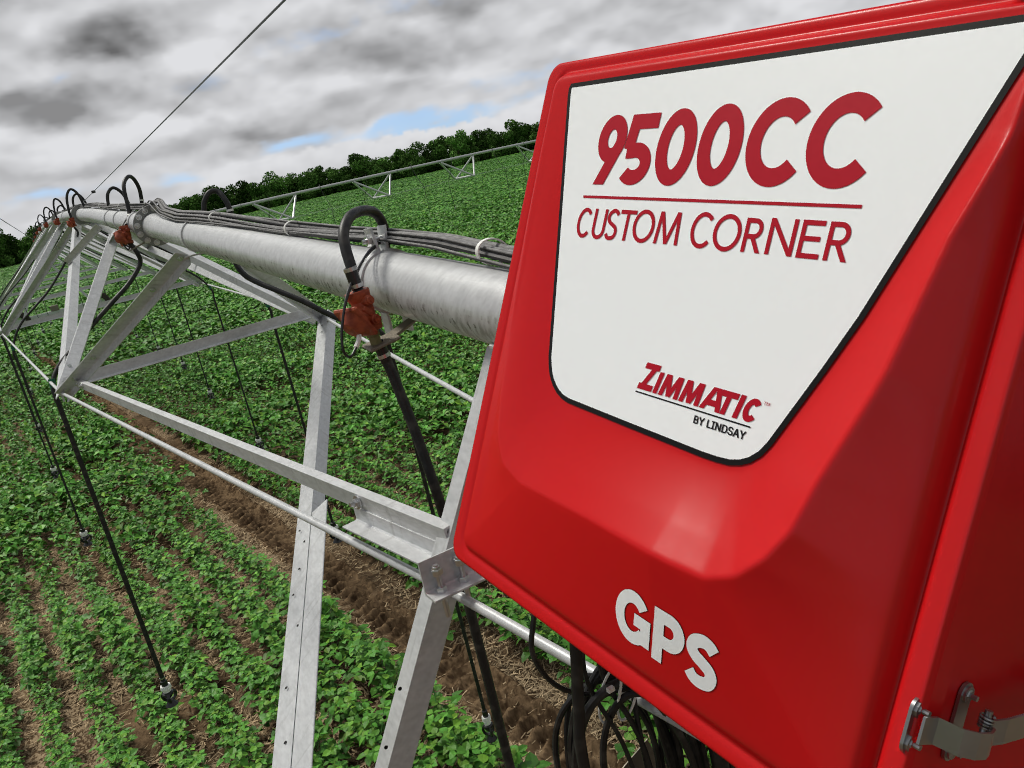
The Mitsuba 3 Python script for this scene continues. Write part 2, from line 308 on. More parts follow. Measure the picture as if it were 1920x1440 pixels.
def scatter(P, protos, s0=1.0, flat=1.0):
    vig = vigor(P); V, Fc, K = [], [], []; n = 0
    which = rng.integers(0, len(protos), len(P)); yaw = rng.uniform(0, 6.283, len(P)); sc = s0 * np.clip(vig, .35, 1.25) * rng.uniform(.72, 1.22, len(P)); tint = rng.uniform(.72, 1.22, len(P))
    z = ground_z(P[:, 0], P[:, 1])
    for k, (v, f, c) in enumerate(protos):
        m = np.nonzero((which == k) & (sc > .42 * s0))[0]
        if len(m) == 0: continue
        co, si = np.cos(yaw[m]) * sc[m], np.sin(yaw[m]) * sc[m]
        X = v[:, 0] * co[:, None] - v[:, 1] * si[:, None] + P[m, 0][:, None]; Y = v[:, 0] * si[:, None] + v[:, 1] * co[:, None] + P[m, 1][:, None]; Z = v[:, 2] * sc[m][:, None] * flat + z[m][:, None]
        V.append(np.stack([X, Y, Z], -1).reshape(-1, 3)); Fc.append((f[None] + (np.arange(len(m)) * len(v))[:, None, None]).reshape(-1, 3) + n); K.append((c[None] * tint[m][:, None, None]).reshape(-1, 3)); n += len(m) * len(v)
    return TM(np.vstack(V), np.vstack(Fc)), np.vstack(K)
NP = plants(1.8, 11.5, -24, 56, .105)
dist = np.hypot(NP[:, 0], NP[:, 1]); az_ = np.degrees(np.arctan2(NP[:, 0], NP[:, 1]))
vis = (az_ > -13) & (az_ < 33) & (dist > 4.6)
order = np.argsort(np.where(vis, dist, 99)); single = order[:300]; rest = np.setdiff1d(np.arange(len(NP)), single)
for i, (v, f, c) in enumerate(near_p):
    scene[f'soy_source_{i}'] = {'type': 'shapegroup', 'plant': mikit.ply(TM(v, f), 'leaf', color=c)}
sv = np.clip(vigor(NP[single]), .4, 1.25)
for k, s in zip(single, sv):
    key = thing('soybean_plant', 'low leafy green soybean plant in the crop rows nearest the camera', 'soybean plant', 'soybean plants in the nearest rows')
    x, y = NP[k]
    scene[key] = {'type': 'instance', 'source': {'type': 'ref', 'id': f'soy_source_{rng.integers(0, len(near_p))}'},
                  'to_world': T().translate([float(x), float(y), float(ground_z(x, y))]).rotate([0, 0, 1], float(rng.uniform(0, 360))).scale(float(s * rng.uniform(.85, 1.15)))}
crop = [scatter(NP[rest], near_p), scatter(plants(11.5, 30, -16, 56, .12), mid_p, 1.1), scatter(plants(30, 75, -11, 58, .22), far_p, 1.35), scatter(plants(75, 190, -9, 58, .7, .77), far_p, 2.6, .42), scatter(plants(190, 330, -8, 58, 1.6, 1.54), far_p, 5.0, .2)]
thing('soybean_crop', 'green soybean crop covering the field in rows to the tree line', 'crop', kind='stuff')
nv = 0; VV, FF, CC = [], [], []
for m_, c_ in crop:
    VV.append(m_.vertices); FF.append(m_.faces + nv); CC.append(c_); nv += len(m_.vertices)
whole('soybean_crop', TM(np.vstack(VV), np.vstack(FF)), 'leaf', color=np.vstack(CC))
def straw_mesh(n=120000):
    r = 3.6 + 13 * rng.uniform(0, 1, n) ** 1.6; a = np.radians(rng.uniform(-24, 50, n)); x, y = r * np.sin(a), r * np.cos(a)
    dens = meshkit.fbm(np.stack([x * .8, y * .8, 0 * x], -1), 3, 17); ok = (dens + rng.normal(0, .07, n) > .37) & ((np.abs(x - track_x(y)) > .22) | (rng.uniform(0, 1, n) < .10)); x, y = x[ok], y[ok]; n = len(x)
    L = rng.uniform(.025, .13, n) * rng.uniform(.5, 1.2, n); w = rng.uniform(.0016, .0052, n); th = rng.normal(.4, 1.0, n); tilt = rng.normal(0, .22, n); z = ground_z(x, y) + .012 + rng.uniform(0, .03, n)
    d = np.stack([np.cos(th) * np.cos(tilt), np.sin(th) * np.cos(tilt), np.sin(tilt)], -1) * L[:, None] / 2; s = np.stack([-np.sin(th), np.cos(th), rng.normal(0, .4, n)], -1) * w[:, None]; c = np.stack([x, y, z], -1)
    V = np.stack([c - d - s, c + d - s, c + d + s, c - d + s], 1).reshape(-1, 3); i = np.arange(n) * 4
    col = (A(.42, .32, .20)[None] * rng.uniform(.45, 1.45, n)[:, None])
    return TM(V, np.vstack([np.stack([i, i + 1, i + 2], 1), np.stack([i, i + 2, i + 3], 1)])), np.repeat(col, 4, 0)
thing('straw_litter', 'tan straw stubble scattered between the crop rows', 'straw', kind='stuff')
m_, c_ = straw_mesh(); whole('straw_litter', m_, 'straw', color=c_)

# ------------------------------------------------------------------ far tree line
def tree(x, y, h, wd, tone, seed, label):
    g = np.random.default_rng(seed); t = thing('tree', label, 'tree', 'trees of the far tree line'); z0 = float(ground_z(np.float64(x), np.float64(y)))
    tr = [tube(spline([[x, y, z0 - .2], [x + g.uniform(-.2, .2), y, z0 + h * .3], [x + g.uniform(-.5, .5), y, z0 + h * .7]], 4), np.linspace(.26, .08, 9), 6)]
    for k in range(3):
        a = g.uniform(0, 6.28); tr.append(tube([[x, y, z0 + h * .3], [x + math.cos(a) * wd * .3, y + math.sin(a) * wd * .3, z0 + h * .62]], [.12, .04], 5))
    put(t, 'trunk', cat(tr), 'bark')
    nb = g.integers(13, 19); cs = []
    for k in range(nb):
        hh = g.uniform(.04, .92) if k > 2 else .16 + .1 * k; wr = wd * .5 * (1.05 - .75 * abs(hh - .45) ** 1.3) * g.uniform(.3, .9); a = g.uniform(0, 6.28)
        cs.append((x + math.cos(a) * wr, y + math.sin(a) * wr, z0 + h * hh * .93, wd * g.uniform(.19, .33), g.uniform(.65, 1.35)))
    V, C_ = [], []
    for cx, cy, cz, rr, tn in cs:
        n = int(190 * (rr / 2) ** 1.2) + 70; d = g.normal(size=(n, 3)); d /= np.linalg.norm(d, axis=1, keepdims=True); rad = rr * (.45 + .62 * g.uniform(0, 1, n) ** .5)
        p = A(cx, cy, cz) + d * rad[:, None] * A(1.1, 1.1, .85); s = g.uniform(.20, .50, n)
        u = g.normal(size=(n, 3)); u /= np.linalg.norm(u, axis=1, keepdims=True); w = np.cross(u, d + g.normal(0, .5, (n, 3))); w /= np.linalg.norm(w, axis=1, keepdims=True) + 1e-9
        V.append(np.stack([p - u * s[:, None], p + w * s[:, None] * .7, p + u * s[:, None], p - w * s[:, None] * .7], 1).reshape(-1, 3))
        C_.append(np.repeat(A(.062, .125, .030)[None] * (tone * tn * g.uniform(.6, 1.4, n))[:, None], 4, 0))
    V = np.vstack(V); C_ = np.vstack(C_); i = np.arange(len(V) // 4) * 4
    put(t, 'crown', TM(V, np.vstack([np.stack([i, i + 1, i + 2], 1), np.stack([i, i + 2, i + 3], 1)])), 'tree_leaf', color=C_)
heights = {2: 12, 3: 13, 12: 8, 14: 10, 16: 10.5, 18: 11, 20: 12, 21: 9.5, 23: 10.5, 25: 11.5, 28: 10.5, 30: 11.5, 32: 12.5, 33: 12}
az = -4.5; k = 0; row = []
while az < 57:
    h = heights.get(k, 9.6 + 2.2 * math.sin(k * 2.3)) * 1.10; row.append((az, h)); az += .98 + .28 * math.sin(k * 1.7); k += 1
for i, (a, h) in enumerate(row):
    R = 318 + 7 * math.sin(i * 1.9); ar = math.radians(a)
    tone = (1.9 if i in (14, 20, 27, 32) else 1.0 + .3 * math.sin(i * 2.7)); word = 'light green' if tone > 1.5 else ('dark' if tone < .85 else 'mid green')
    tree(R * math.sin(ar), R * math.cos(ar), h, 7.4 + 1.6 * math.sin(i * 1.3), tone, 500 + i, f'{word} bushy tree, {ORD(i + 1)} from the left in front row of far tree line')
for i in range(len(row)):
    a = row[i][0] + .5; ar = math.radians(a); R = 334 + 4 * math.sin(i * 3.1)
    tree(R * math.sin(ar), R * math.cos(ar), 9.4 + 2.0 * math.sin(i * 4.1), 9.5, .95, 900 + i, f'dark tree, {ORD(i + 1)} from the left in the back row of far tree line')

# ------------------------------------------------------------------ irrigation span: geometry of the pipe
def arch(y, k):   # smooth table
    return float(np.interp(y, k[:, 0], k[:, 1]))
PK = A([-4, 3.283], [1.5, 3.68], [6.3, 4.027], [8.45, 4.155], [10.5, 4.285], [13.4, 4.43], [17, 4.545], [21, 4.64], [28, 4.74], [35, 4.76], [41, 4.68], [45, 4.57], [50, 4.35], [54.5, 4.12])
def span_pt(y): return A(.836 - .0042 * max(y, 0), y, arch(y, PK))
class Local:
    """The straight-line frame of a span: s along it, side across it (left positive seen from its start), z up."""
    def __init__(self, o, d, pz, half, rz): self.o, self.d, self.pz, self.half, self.rz = np.asarray(o, float), unit([d[0], d[1], 0]), pz, half, rz; self.l = A(-self.d[1], self.d[0], 0)
    def at(self, s, lat=0.0, z=0.0): return A(self.o[0], self.o[1], 0) + self.d * s + self.l * lat + A(0, 0, z)
    def pipe(self, s): return self.at(s, 0, self.pz(s))
main = Local((.836, 0), (-.0042, 1), lambda s: arch(s, PK),
             lambda s: float(np.interp(s, [.3, 1.57, 6.08, 9, 13.94, 18.8, 23, 28, 33, 43, 48, 53], [.15, .278, .90, 1.08, 1.42, 1.60, 1.78, 1.78, 1.70, 1.32, .95, .3])),
             lambda s: float(np.interp(s, [.3, 1.57, 6.08, 13.94, 21.5, 28.5, 35.5, 42, 48, 53], [3.12, 3.12, 3.13, 3.05, 3.02, 3.02, 3.04, 3.12, 3.3, 3.7])))
R_PIPE = .084
def member(lod, p0, p1, da, db, sa, sb):
    return angle(p0, p1, da, db, sa, sb) if lod == 0 else tube(np.array([p0, p1]), .072, 8)
def build_span(L, label, s0, s1, nodes, flanges, thing_key=None, lod=0, near_shift=1.25, far_shift=1.95):
    sp = thing('irrigation_span', label, 'irrigation span')
    ss = np.unique(np.concatenate([np.arange(s0, s1, .5), [s1]])); P = np.array([L.pipe(s) for s in ss])
    put(sp, 'pipe', tube(P, R_PIPE * (1 if lod == 0 else 1.25), 48 if lod == 0 else 14), 'galvanised_pipe', smooth=40)
    for s in flanges:
        c, ax = L.pipe(s), unit(L.pipe(s + .1) - L.pipe(s - .1))
        fl = cat([lathe([(R_PIPE, .013), (.137, .013), (.139, .011), (.139, .002), (.137, 0), (R_PIPE, 0)], c - ax * d_, ax, 40 if lod == 0 else 16) for d_ in (.0145, -.0015)])
        key = put(sp, 'pipe_flange', fl, 'flange_steel', smooth=30)
        if s < 8 and lod == 0:
            a = unit(np.cross(ax, [0, 0, 1])); b = np.cross(ax, a)
            for k in range(12):
                an = k * math.pi / 6 + .2; q = c + (a * math.cos(an) + b * math.sin(an)) * .115; put(key, 'bolt', bolt(q - ax * .0145, -ax, .014, .012, .012), 'zinc')
    for side in (1, -1):
        pts = [L.at(s, side * L.half(s), L.rz(s)) for s in [s0 + .3 if lod else .35] + ([1.57] if lod == 0 else []) + list(nodes) + [s1 - 1.2]]
        put(sp, 'truss_rod', cat([tube(np.array([a, b]), .0112 if lod == 0 else .007, 10 if lod == 0 else 6) for a, b in zip(pts[:-1], pts[1:])]), 'galvanised', smooth=40)
    for i, s in enumerate(nodes):
        vz = lambda q: L.pz(q)
        for side in (1, -1):
            N = L.at(s, side * L.half(s), L.rz(s)); out = L.l * side
            near = s < 16 and lod == 0; sz = .082 if near else (.076 if lod == 0 else .12)
            a0 = L.at(s - near_shift, side * .105, vz(s - near_shift) - .075)
            v = unit(a0 - N); fn = unit(-L.d * .80 - A(0, 0, .70) + out * .10); w = unit(np.cross(v, fn))
            if w @ L.d < 0 and False: w = -w
            if w @ out < 0: w = -w
            lg = put(sp, 'truss_leg', member(lod, N - w * .04 + L.d * -.03, a0 - w * .04, w, fn, sz, sz * .75), 'galvanised')
            if near:
                for q in (.045, .13, .30, .78, .975): put(lg, 'bolt', bolt(N + (a0 - N) * q - L.d * .03 + fn * .006, fn, .010, .007, .006), 'zinc')
            b0 = L.at(s + far_shift, side * .12, vz(s + far_shift) - .10)
            v = unit(b0 - N); fn = unit(-L.d + A(0, 0, .06) + out * .12) if side == 1 else unit(out * .42 - L.d * .85 + A(0, 0, .28)); w = unit(np.cross(v, fn)); w = -w if w @ out < 0 else w
            lg = put(sp, 'truss_leg', member(lod, N + L.d * .03 - w * .05, b0 - w * .05, w, -fn, sz, sz * .7), 'galvanised')
            if near:
                for q in (.05, .13, .9, .97): put(lg, 'bolt', bolt(N + (b0 - N) * q + L.d * .03 + fn * .001, fn, .010, .007, .006), 'zinc')
                g0 = L.at(s + far_shift, side * .20, vz(s + far_shift) - .19)
                put(sp, 'gusset_plate', obox(b0 - out * .02 - L.d * .13 + A(0, 0, .03), L.d * .26, out * .10 + A(0, 0, -.10), A(0, 0, .006)), 'galvanised')
            if i + 1 < len(nodes) and lod == 0:
                s2 = nodes[i + 1] - near_shift
                c0 = L.at(s2 + .03, side * .09, vz(s2) - .07); v = unit(c0 - N); fn = unit(out * .6 - L.d * .5 + A(0, 0, .5)); w = unit(np.cross(v, fn)); w = -w if w @ L.d < 0 else w
                lg = put(sp, 'truss_diagonal', angle(N + L.d * .06 - w * .02, c0, w, -fn - w * .3, sz, sz), 'galvanised')
                if near:
                    k0 = L.at(s + 3.1, side * .09, vz(s + 3.1) - .08); k1 = N + (c0 - N) * .62; w2 = unit(np.cross(k1 - k0, -L.d))
                    e = unit(k1 - k0); put(sp, 'short_brace', angle(k0, k1 + e * .12 - L.d * .05, w2, -L.d, .07, .03), 'galvanised')
            put(sp, 'node_clamp', cat([band(N, unit(L.at(s + .5, side * L.half(s + .5), L.rz(s + .5)) - N), .012, .03, .006, 16), cbox(N - A(0, 0, .03), L.d * .012, out * .006, A(0, 0, .03))]), 'galvanised')
        l0, l1 = L.at(s - .03, L.half(s) - .04, L.rz(s) + .02), L.at(s - .03, -L.half(s) + .04, L.rz(s) + .02)
        br = put(sp, 'cross_brace', member(lod, l0, l1, A(0, 0, 1), -L.d, .075 if lod == 0 else .11, .05), 'galvanised')
        for q in (s - near_shift, s + far_shift):
            put(sp, 'pipe_clamp', cat([band(L.pipe(q), L.d, R_PIPE, .045, .007, 40 if lod == 0 else 14), obox(L.pipe(q) - L.l * .10 - L.d * .022 - A(0, 0, .10), L.l * .20, L.d * .044, A(0, 0, .008))]), 'galvanised')
    return sp
NODES = [6.08, 13.94, 21.5, 28.5, 35.5, 42.0, 48.0]
span = build_span(main, 'long galvanised span, thick grey pipe arching away from the red box over angle legs', -3.5, 54.5, NODES, [6.3, 12.4, 18.5, 24.6, 30.7, 36.8, 42.9, 49])
# knee braces from the first truss nodes to the legs of the near tower
nL, nR = A(-.06, 6.08, 3.13), A(1.72, 6.08, 3.13)
kA = A(.575, 1.58, 3.235)
def rel(p0, p1, fn, a, flip):
    v = unit(p1 - p0); n1 = unit(fn - v * (fn @ v)); left = np.cross(v, n1) * flip; a = math.radians(a)
    return left * math.cos(a) - n1 * math.sin(a), -n1 * math.cos(a) - left * math.sin(a)
p0, p1 = nL + A(.07, -.12, .04), kA
d1_, d2_ = A(.10, 0, -1), A(1, .2, .1)
kb = put(span, 'knee_brace', angle(p0 + A(0, 0, .030), p1 + A(0, 0, .022), d1_, d2_, .052, .030), 'galvanised')
for q in (.02, .05): put(kb, 'bolt', bolt(p0 + (p1 - p0) * q + A(-.002, 0, .01), A(-1, -.2, .1), .014, .010, .010), 'zinc')
q0, q1 = p0 + (p1 - p0) * .895, p1 + (p1 - p0) * .0
put(span, 'knee_brace', angle(q0 + A(.006, 0, -.066), q1 + A(.006, 0, -.066), A(0, 0, 1), A(-.8, -.25, -.25), .045, .050), 'galvanised', label='short galvanised angle bolted under the end of the long brace')
put(span, 'bolt', bolt(p0 + (p1 - p0) * .905 + A(-.002, 0, .0), A(-1, -.2, .1), .013, .010, .012), 'zinc')
p0, p1 = nR + A(0, -.05, .03), A(-.359, 1.57, 1.70)
eye_dir = unit(EYE - (p0 + p1) / 2)
v = unit(p1 - p0); n1 = A(-.5, -.35, .75); n1 = unit(n1 - v * (n1 @ v)); left = np.cross(v, n1); left = left if left @ A(-1, 0, 0) > 0 else -left
a = math.radians(14); fa, fb = left * math.cos(a) - n1 * math.sin(a), -n1 * math.cos(a) - left * math.sin(a)
pm = p0 + (p1 - p0) * .46
put(span, 'knee_brace', angle(p0 - fa * .04, p1 - fa * .04, fa, fb, .114, .08), 'galvanised')
put(span, 'knee_brace', angle(pm - fa * .046, p1 - fa * .046, -fa, -n1 * .5 + fa * -.2, .110, .05), 'galvanised', label='second bright angle bolted along the lower end of the leg brace')

def holes(parent, name, p0, p1, fr, off, nrm, r=.0065):
    v = unit(p1 - p0); side = unit(np.cross(v, nrm))
    for q, o in fr:
        c = p0 + (p1 - p0) * q + off + side * o; put(parent, 'bolt_hole', lathe([(r * 1.0, 0), (r, .0006), (0, .0006)], c, nrm, 12), 'black_vinyl')
holes(span, 'x', p0, p1, ((.04, .01), (.06, .01), (.475, .03), (.495, -.005), (.53, .01), (.56, .03), (.60, -.01), (.66, .02), (.71, .0)), fa * .0 + n1 * .0035, n1)
# ------------------------------------------------------------------ near drive tower: legs, box bracket
tower = thing('drive_tower', 'near tower with galvanised angle leg leaning down left behind the red box', 'tower')
tt, tb = A(.800, 1.57, 3.600), A(-1.39, 1.57, -.05)
for y, dy in ((1.57, 1), (.05, -1)):
    for sgn in (1, -1):
        a_, b_ = A(.836 + sgn * -.036, y, 3.60 - .072 * (1.57 - y)), A(.836 - sgn * 2.226, y + dy * .25, .42)
        if sgn == 1 and dy == 1: a_, b_ = tt, A(-1.13, 1.57, .42)
        put(tower, 'leg', angle(b_, a_, A(0, dy, 0), A(sgn, 0, -.4 * sgn * 0), .060, .060, .006), 'galvanised')
_hb, _ht = A(-1.13, 1.57, .42), tt
holes(tower, 'x', _ht, _hb, ((.205, .022), (.222, .040), (.24, .018), (.262, .042), (.285, .026), (.305, .040), (.33, .020), (.345, .044)), A(0, -.0005, 0), A(0, -1, 0), .0045)
put(tower, 'base_beam', cbox(A(.836, .85, .40), A(2.5, 0, 0), A(0, .08, 0), A(0, 0, .07), .01), 'galvanised')
for x in (-1.75, 3.4):
    wk = put(tower, 'wheel', lathe([(.12, -.06), (.30, -.09), (.33, 0), (.30, .09), (.12, .06)], A(x, .55, .55), A(0, 1, 0), 24), 'zinc', smooth=30)
    put(wk, 'tyre', lathe([(.30, -.12), (.52, -.13), (.58, -.08), (.58, .08), (.52, .13), (.30, .12)], A(x, .55, .55), A(0, 1, 0), 28), 'tyre_rubber', smooth=30)
bk = put(tower, 'box_bracket', angle(A(.482, 1.530, 3.158), A(1.05, 1.530, 3.150), A(0, 0, 1), A(0, -1, 0), .078, .052, .006), 'galvanised', label='dark angle bracket with two upright bolts under the corner of the red box')
for x in (.512, .566):
    b0 = A(x, 1.507, 3.163)
    put(bk, 'bolt', cat([tube([b0 - A(0, 0, .06), b0 + A(0, 0, .062)], .0058, 12), lathe([(0, .012), (.0115, .012), (.0128, .009), (.0128, 0), (0, 0)], b0, A(0, 0, 1), 6), lathe([(0, .014), (.0115, .014), (.0128, .011), (.0128, 0), (0, 0)], b0 + A(0, 0, .040), A(0, 0, 1), 6), lathe([(0, .006), (.0085, .005), (.0095, 0)], b0 + A(0, 0, .054), A(0, 0, 1), 10)]), 'zinc', smooth=30)
for z_ in (3.655, 3.622): put(tower, 'leg_tab', cbox(A(.80, 1.49, z_), A(.045, .0, .0), A(0, .04, .0), A(0, 0, .005), .002), 'galvanised')

# ------------------------------------------------------------------ far drive tower
def far_tower(o, d, label):
    t = thing('drive_tower', label, 'tower'); d = unit(d); l = A(-d[1], d[0], 0); o = np.asarray(o, float)
    top = o + A(0, 0, 4.05)
    for s in (1, -1):
        for q in (1, -1):
            foot = o + l * s * 2.0 + d * q * .45 + A(0, 0, .62); v = top + l * s * .1 + d * q * .15
            put(t, 'leg', angle(foot, v, -l * s, -d * q, .13, .13), 'galvanised')
        w0 = o + l * s * 2.15 + A(0, 0, .60)
        wk = put(t, 'wheel', lathe([(.10, -.07), (.32, -.1), (.35, 0), (.32, .1), (.10, .07)], w0, d, 20), 'zinc', smooth=30)
        put(wk, 'tyre', lathe([(.33, -.14), (.56, -.15), (.63, -.09), (.63, .09), (.56, .15), (.33, .14)], w0, d, 24), 'tyre_rubber', smooth=30)
    put(t, 'base_beam', cbox(o + A(0, 0, .72), l * 2.3, d * .09, A(0, 0, .09), .01), 'galvanised')
    for h in (1.5, 2.4): put(t, 'step_brace', tube([o + l * 1.55 * (1 - h / 4.3) + d * .3 + A(0, 0, h), o - l * 1.55 * (1 - h / 4.3) + d * .3 + A(0, 0, h)], .022, 6), 'galvanised')
    put(t, 'motor_box', cbox(o + l * .2 + A(0, 0, .95), l * .22, d * .14, A(0, 0, .16), .02), 'old_steel')
far_tower((.606, 54.9, 0), (0, 1, 0), 'distant tower with dark tyres standing at the far end of the main span')

# ------------------------------------------------------------------ next span, running right across the field
o2 = A(.9, 55.9, 0); dd2 = unit(A(7.454, .832, 0))
bg = Local(o2, dd2, lambda s: 4.18 + .13 * math.sin(min(max(s / 52, 0), 1) * math.pi) + .03, lambda s: 1.35, lambda s: 2.80)
sts = [15.60 - 1.25 + .4 + 7.5 * k for k in range(-1, 5)]
build_span(bg, 'far thin grey span crossing the field in front of the tree line', 0.0, 52.0, sts, [12, 24, 36], lod=1, near_shift=1.9, far_shift=1.15)

# ------------------------------------------------------------------ sprinkler drops
def ring(c, axis, r, w, mat, parent, name='hose_clamp'):
    put(parent, name, band(np.asarray(c), axis, r, w, .0025, 20), mat)
def sprinkler(t, p, k=1.0, seg=14, r=.0125):
    """Coupling, nozzle body and plate hanging from point p downwards."""
    D = A(0, 0, -1)
    put(t, 'hose_end', lathe([(r, -.05), (.0165 * k, -.045), (.0170 * k, 0), (0, 0)], p, D, seg), 'black_plastic', smooth=30)
    put(t, 'coupling', lathe([(0, 0), (.025 * k, -.006), (.027 * k, .004), (.027 * k, .026), (.022 * k, .030), (.020 * k, .052), (0, .05)], p, D, seg), 'white_plastic', smooth=30)
    q = p + D * .05; b = [lathe([(0, 0), (.019 * k, .003), (.028 * k, .012), (.030 * k, .026), (.022 * k, .040), (.012 * k, .058), (0, .06)], q, D, seg)]
    for a in range(3):
        an = a * 2.094 + .4; e = A(math.cos(an), math.sin(an), 0); b.append(tube(spline([q + e * .024 * k + D * .015, q + e * .037 * k + D * .045, q + e * .030 * k + D * .075, q + e * .012 * k + D * .088], 4), .0085 * k, 6))
    b.append(lathe([(0, .078), (.016 * k, .080), (.018 * k, .092), (.031 * k, .118), (.033 * k, .126), (0, .124)], q, D, seg))
    put(t, 'sprinkler_head', cat(b), 'black_plastic', smooth=35)
def valve(t, c, up, s=1.0):
    """Cast diaphragm valve: two flanged ports in line and a flanged bonnet to the side."""
    up = unit(up); x = unit(A(-1, -.35, 0) - up * (A(-1, -.35, 0) @ up)); y = np.cross(up, x); c = np.asarray(c, float)
    parts = [lathe([(0, -.050 * s), (.030 * s, -.050 * s), (.032 * s, -.046 * s), (.032 * s, -.034 * s), (.024 * s, -.028 * s), (.027 * s, 0), (.024 * s, .026 * s), (.029 * s, .034 * s), (.031 * s, .044 * s), (.031 * s, .052 * s), (0, .052 * s)], c, up, 20)]
    bx = unit(x - up * .45); parts.append(lathe([(.026 * s, 0), (.032 * s, .024 * s), (.042 * s, .032 * s), (.043 * s, .044 * s), (.034 * s, .050 * s), (.020 * s, .066 * s), (0, .068 * s)], c, bx, 20))
    parts.append(cbox(c + bx * .038 * s, bx * .0060 * s, y * .045 * s, np.cross(bx, y) * .045 * s, .004 * s))
    for a, b in ((.018, .023), (-.017, -.024)): parts.append(lathe([(0, .046 * s), (.004 * s, .046 * s), (.0045 * s, .043 * s), (.010 * s, .043 * s), (.0105 * s, .037 * s), (.0135 * s, .036 * s), (.014 * s, 0)], c + up * a * s * 1.4 + bx * b * 0 * s, -y if (-y) @ A(0, -1, 0) > 0 else y, 14))
    fy = -y if (-y) @ A(0, -1, 0) > 0 else y
    parts.append(cbox(c + fy * .028 * s + bx * .008 * s, fy * .004 * s, unit(up * .8 + bx * .5) * .020 * s, np.cross(fy, unit(up * .8 + bx * .5)) * .007 * s, .002 * s))
    v = put(t, 'valve', cat(parts), 'valve_paint', smooth=32)
    return v
G_DROP = 'sprinkler drops hanging from the long span'
# --- first drop, in front
t1 = thing('sprinkler_drop', 'nearest black gooseneck hose drop, with orange valve, left of the red box', 'sprinkler drop', G_DROP)
hp = spline([[.868, 2.275, 3.800], [.880, 2.27, 3.865], [.860, 2.25, 3.912], [.810, 2.205, 3.930], [.750, 2.15, 3.925], [.708, 2.11, 3.893], [.693, 2.085, 3.850], [.687, 2.06, 3.795], [.684, 2.05, 3.750]], 8)
put(t1, 'gooseneck_hose', tube(hp, .0142, 18), 'rubber', smooth=40)
axu = unit(A(.684, 2.05, 3.750) - A(.694, 2.046, 3.640))
c1 = A(.684, 2.05, 3.752)
ring(c1 + axu * .050, axu, .0150, .010, 'zinc', t1); ring(c1 + axu * .006, axu, .0160, .010, 'zinc', t1)
put(t1, 'hose_fitting', lathe([(.0152, .05), (.0165, .045), (.0165, .0), (.0135, -.004), (.0165, -.008), (.0165, -.02), (0, -.02)], c1, axu, 18), 'black_plastic', smooth=30)
valve(t1, A(.684, 2.046, 3.690), axu, 1.05)
put(t1, 'nipple', lathe([(0, 0), (.019, 0), (.020, .003), (.020, .022), (.0165, .024), (.0165, .05), (0, .05)], A(.690, 2.046, 3.645), -axu, 6), 'brass')
fk = A(.703, 2.046, 3.600)
fork = [cbox(fk + A(.006, 0, 0), A(.045, .0, .006), A(0, .032, .004), A(0, 0, .0045), .003), cbox(fk + A(.075, .03, .012), A(.06, .028, .012), A(-.008, .020, .0), A(0, 0, .004), .002)]
put(t1, 'hose_bracket', cat(fork), 'old_steel')
hp = spline([[.700, 2.046, 3.605], [.705, 2.045, 3.57], [.712, 2.04, 3.52], [.719, 2.02, 3.42], [.724, 1.995, 3.30], [.727, 1.97, 3.15], [.728, 1.955, 2.95], [.727, 1.95, 2.6], [.727, 1.95, 2.0], [.727, 1.95, .75]], 8)
put(t1, 'drop_hose', tube(hp, np.interp(np.arange(len(hp)), [0, 30, 60], [.0142, .0140, .0140]), 16), 'rubber', smooth=40)
ring(hp[9], unit(hp[9] - hp[10]), .0155, .010, 'zinc', t1); put(t1, 'hose_fitting', lathe([(.0158, 0), (.0162, .03), (.0150, .055)], hp[1], unit(hp[8] - hp[1]), 16), 'black_plastic', smooth=30)
sprinkler(t1, A(.727, 1.95, .70), 1.0)
for off in (0, .012):
    cp = spline([[.838, 2.22, 3.835], [.750 + off, 2.13, 3.810 + off], [.650 + off * .5, 2.03, 3.745 + off], [.600, 1.99, 3.675], [.585, 1.98, 3.622], [.600, 1.985, 3.600], [.628, 2.0, 3.618]], 8)
    if off: cp = cp[:26]
    put(t1, 'control_tube', tube(cp, .0036, 8), 'black_plastic', smooth=40)
put(t1, 'elbow_fitting', tube(spline([[.624, 2.0, 3.615], [.640, 2.01, 3.630], [.655, 2.03, 3.655]], 4), .0062, 8), 'white_plastic', smooth=40)
# pipe clamp with upright ears at the first drop
pc = main.pipe(2.2)
def ears(top, parent=span):
    s = 1 if top else -1; ps = []
    for dy in (-.020, .020):
        pts = []
    return ps
cl = [band(pc, A(0, 1, .07), R_PIPE, .050, .006, 40, 8, 352), ]
for side in (1, -1):
    cl.append(hexa([pc + A(side * .012 - .004, -.024, .083), pc + A(side * .012 + .004, -.024, .083), pc + A(side * .012 + .004, .026, .083), pc + A(side * .012 - .004, .026, .083),
                    pc + A(side * .021 - .004, -.024, .150), pc + A(side * .021 + .004, -.024, .150), pc + A(side * .021 + .004, .026, .150), pc + A(side * .021 - .004, .026, .150)]))
    cl.append(cbox(pc + A(side * .03 - .004, .0, -.118), A(.004, 0, 0), A(0, .025, 0), A(0, 0, .034), .001))
ck = put(span, 'pipe_clamp', cat(cl), 'galvanised', label='galvanised clamp with two upright ears round the pipe beside the orange valve')
put(ck, 'bolt', cat([tube([pc + A(-.045, 0, .118), pc + A(.05, 0, .118)], .0065, 10), lathe([(0, .012), (.015, .012), (.016, .009), (.016, 0), (0, 0)], pc + A(-.022, 0, .118), A(-1, 0, 0), 6)]), 'zinc', smooth=30)
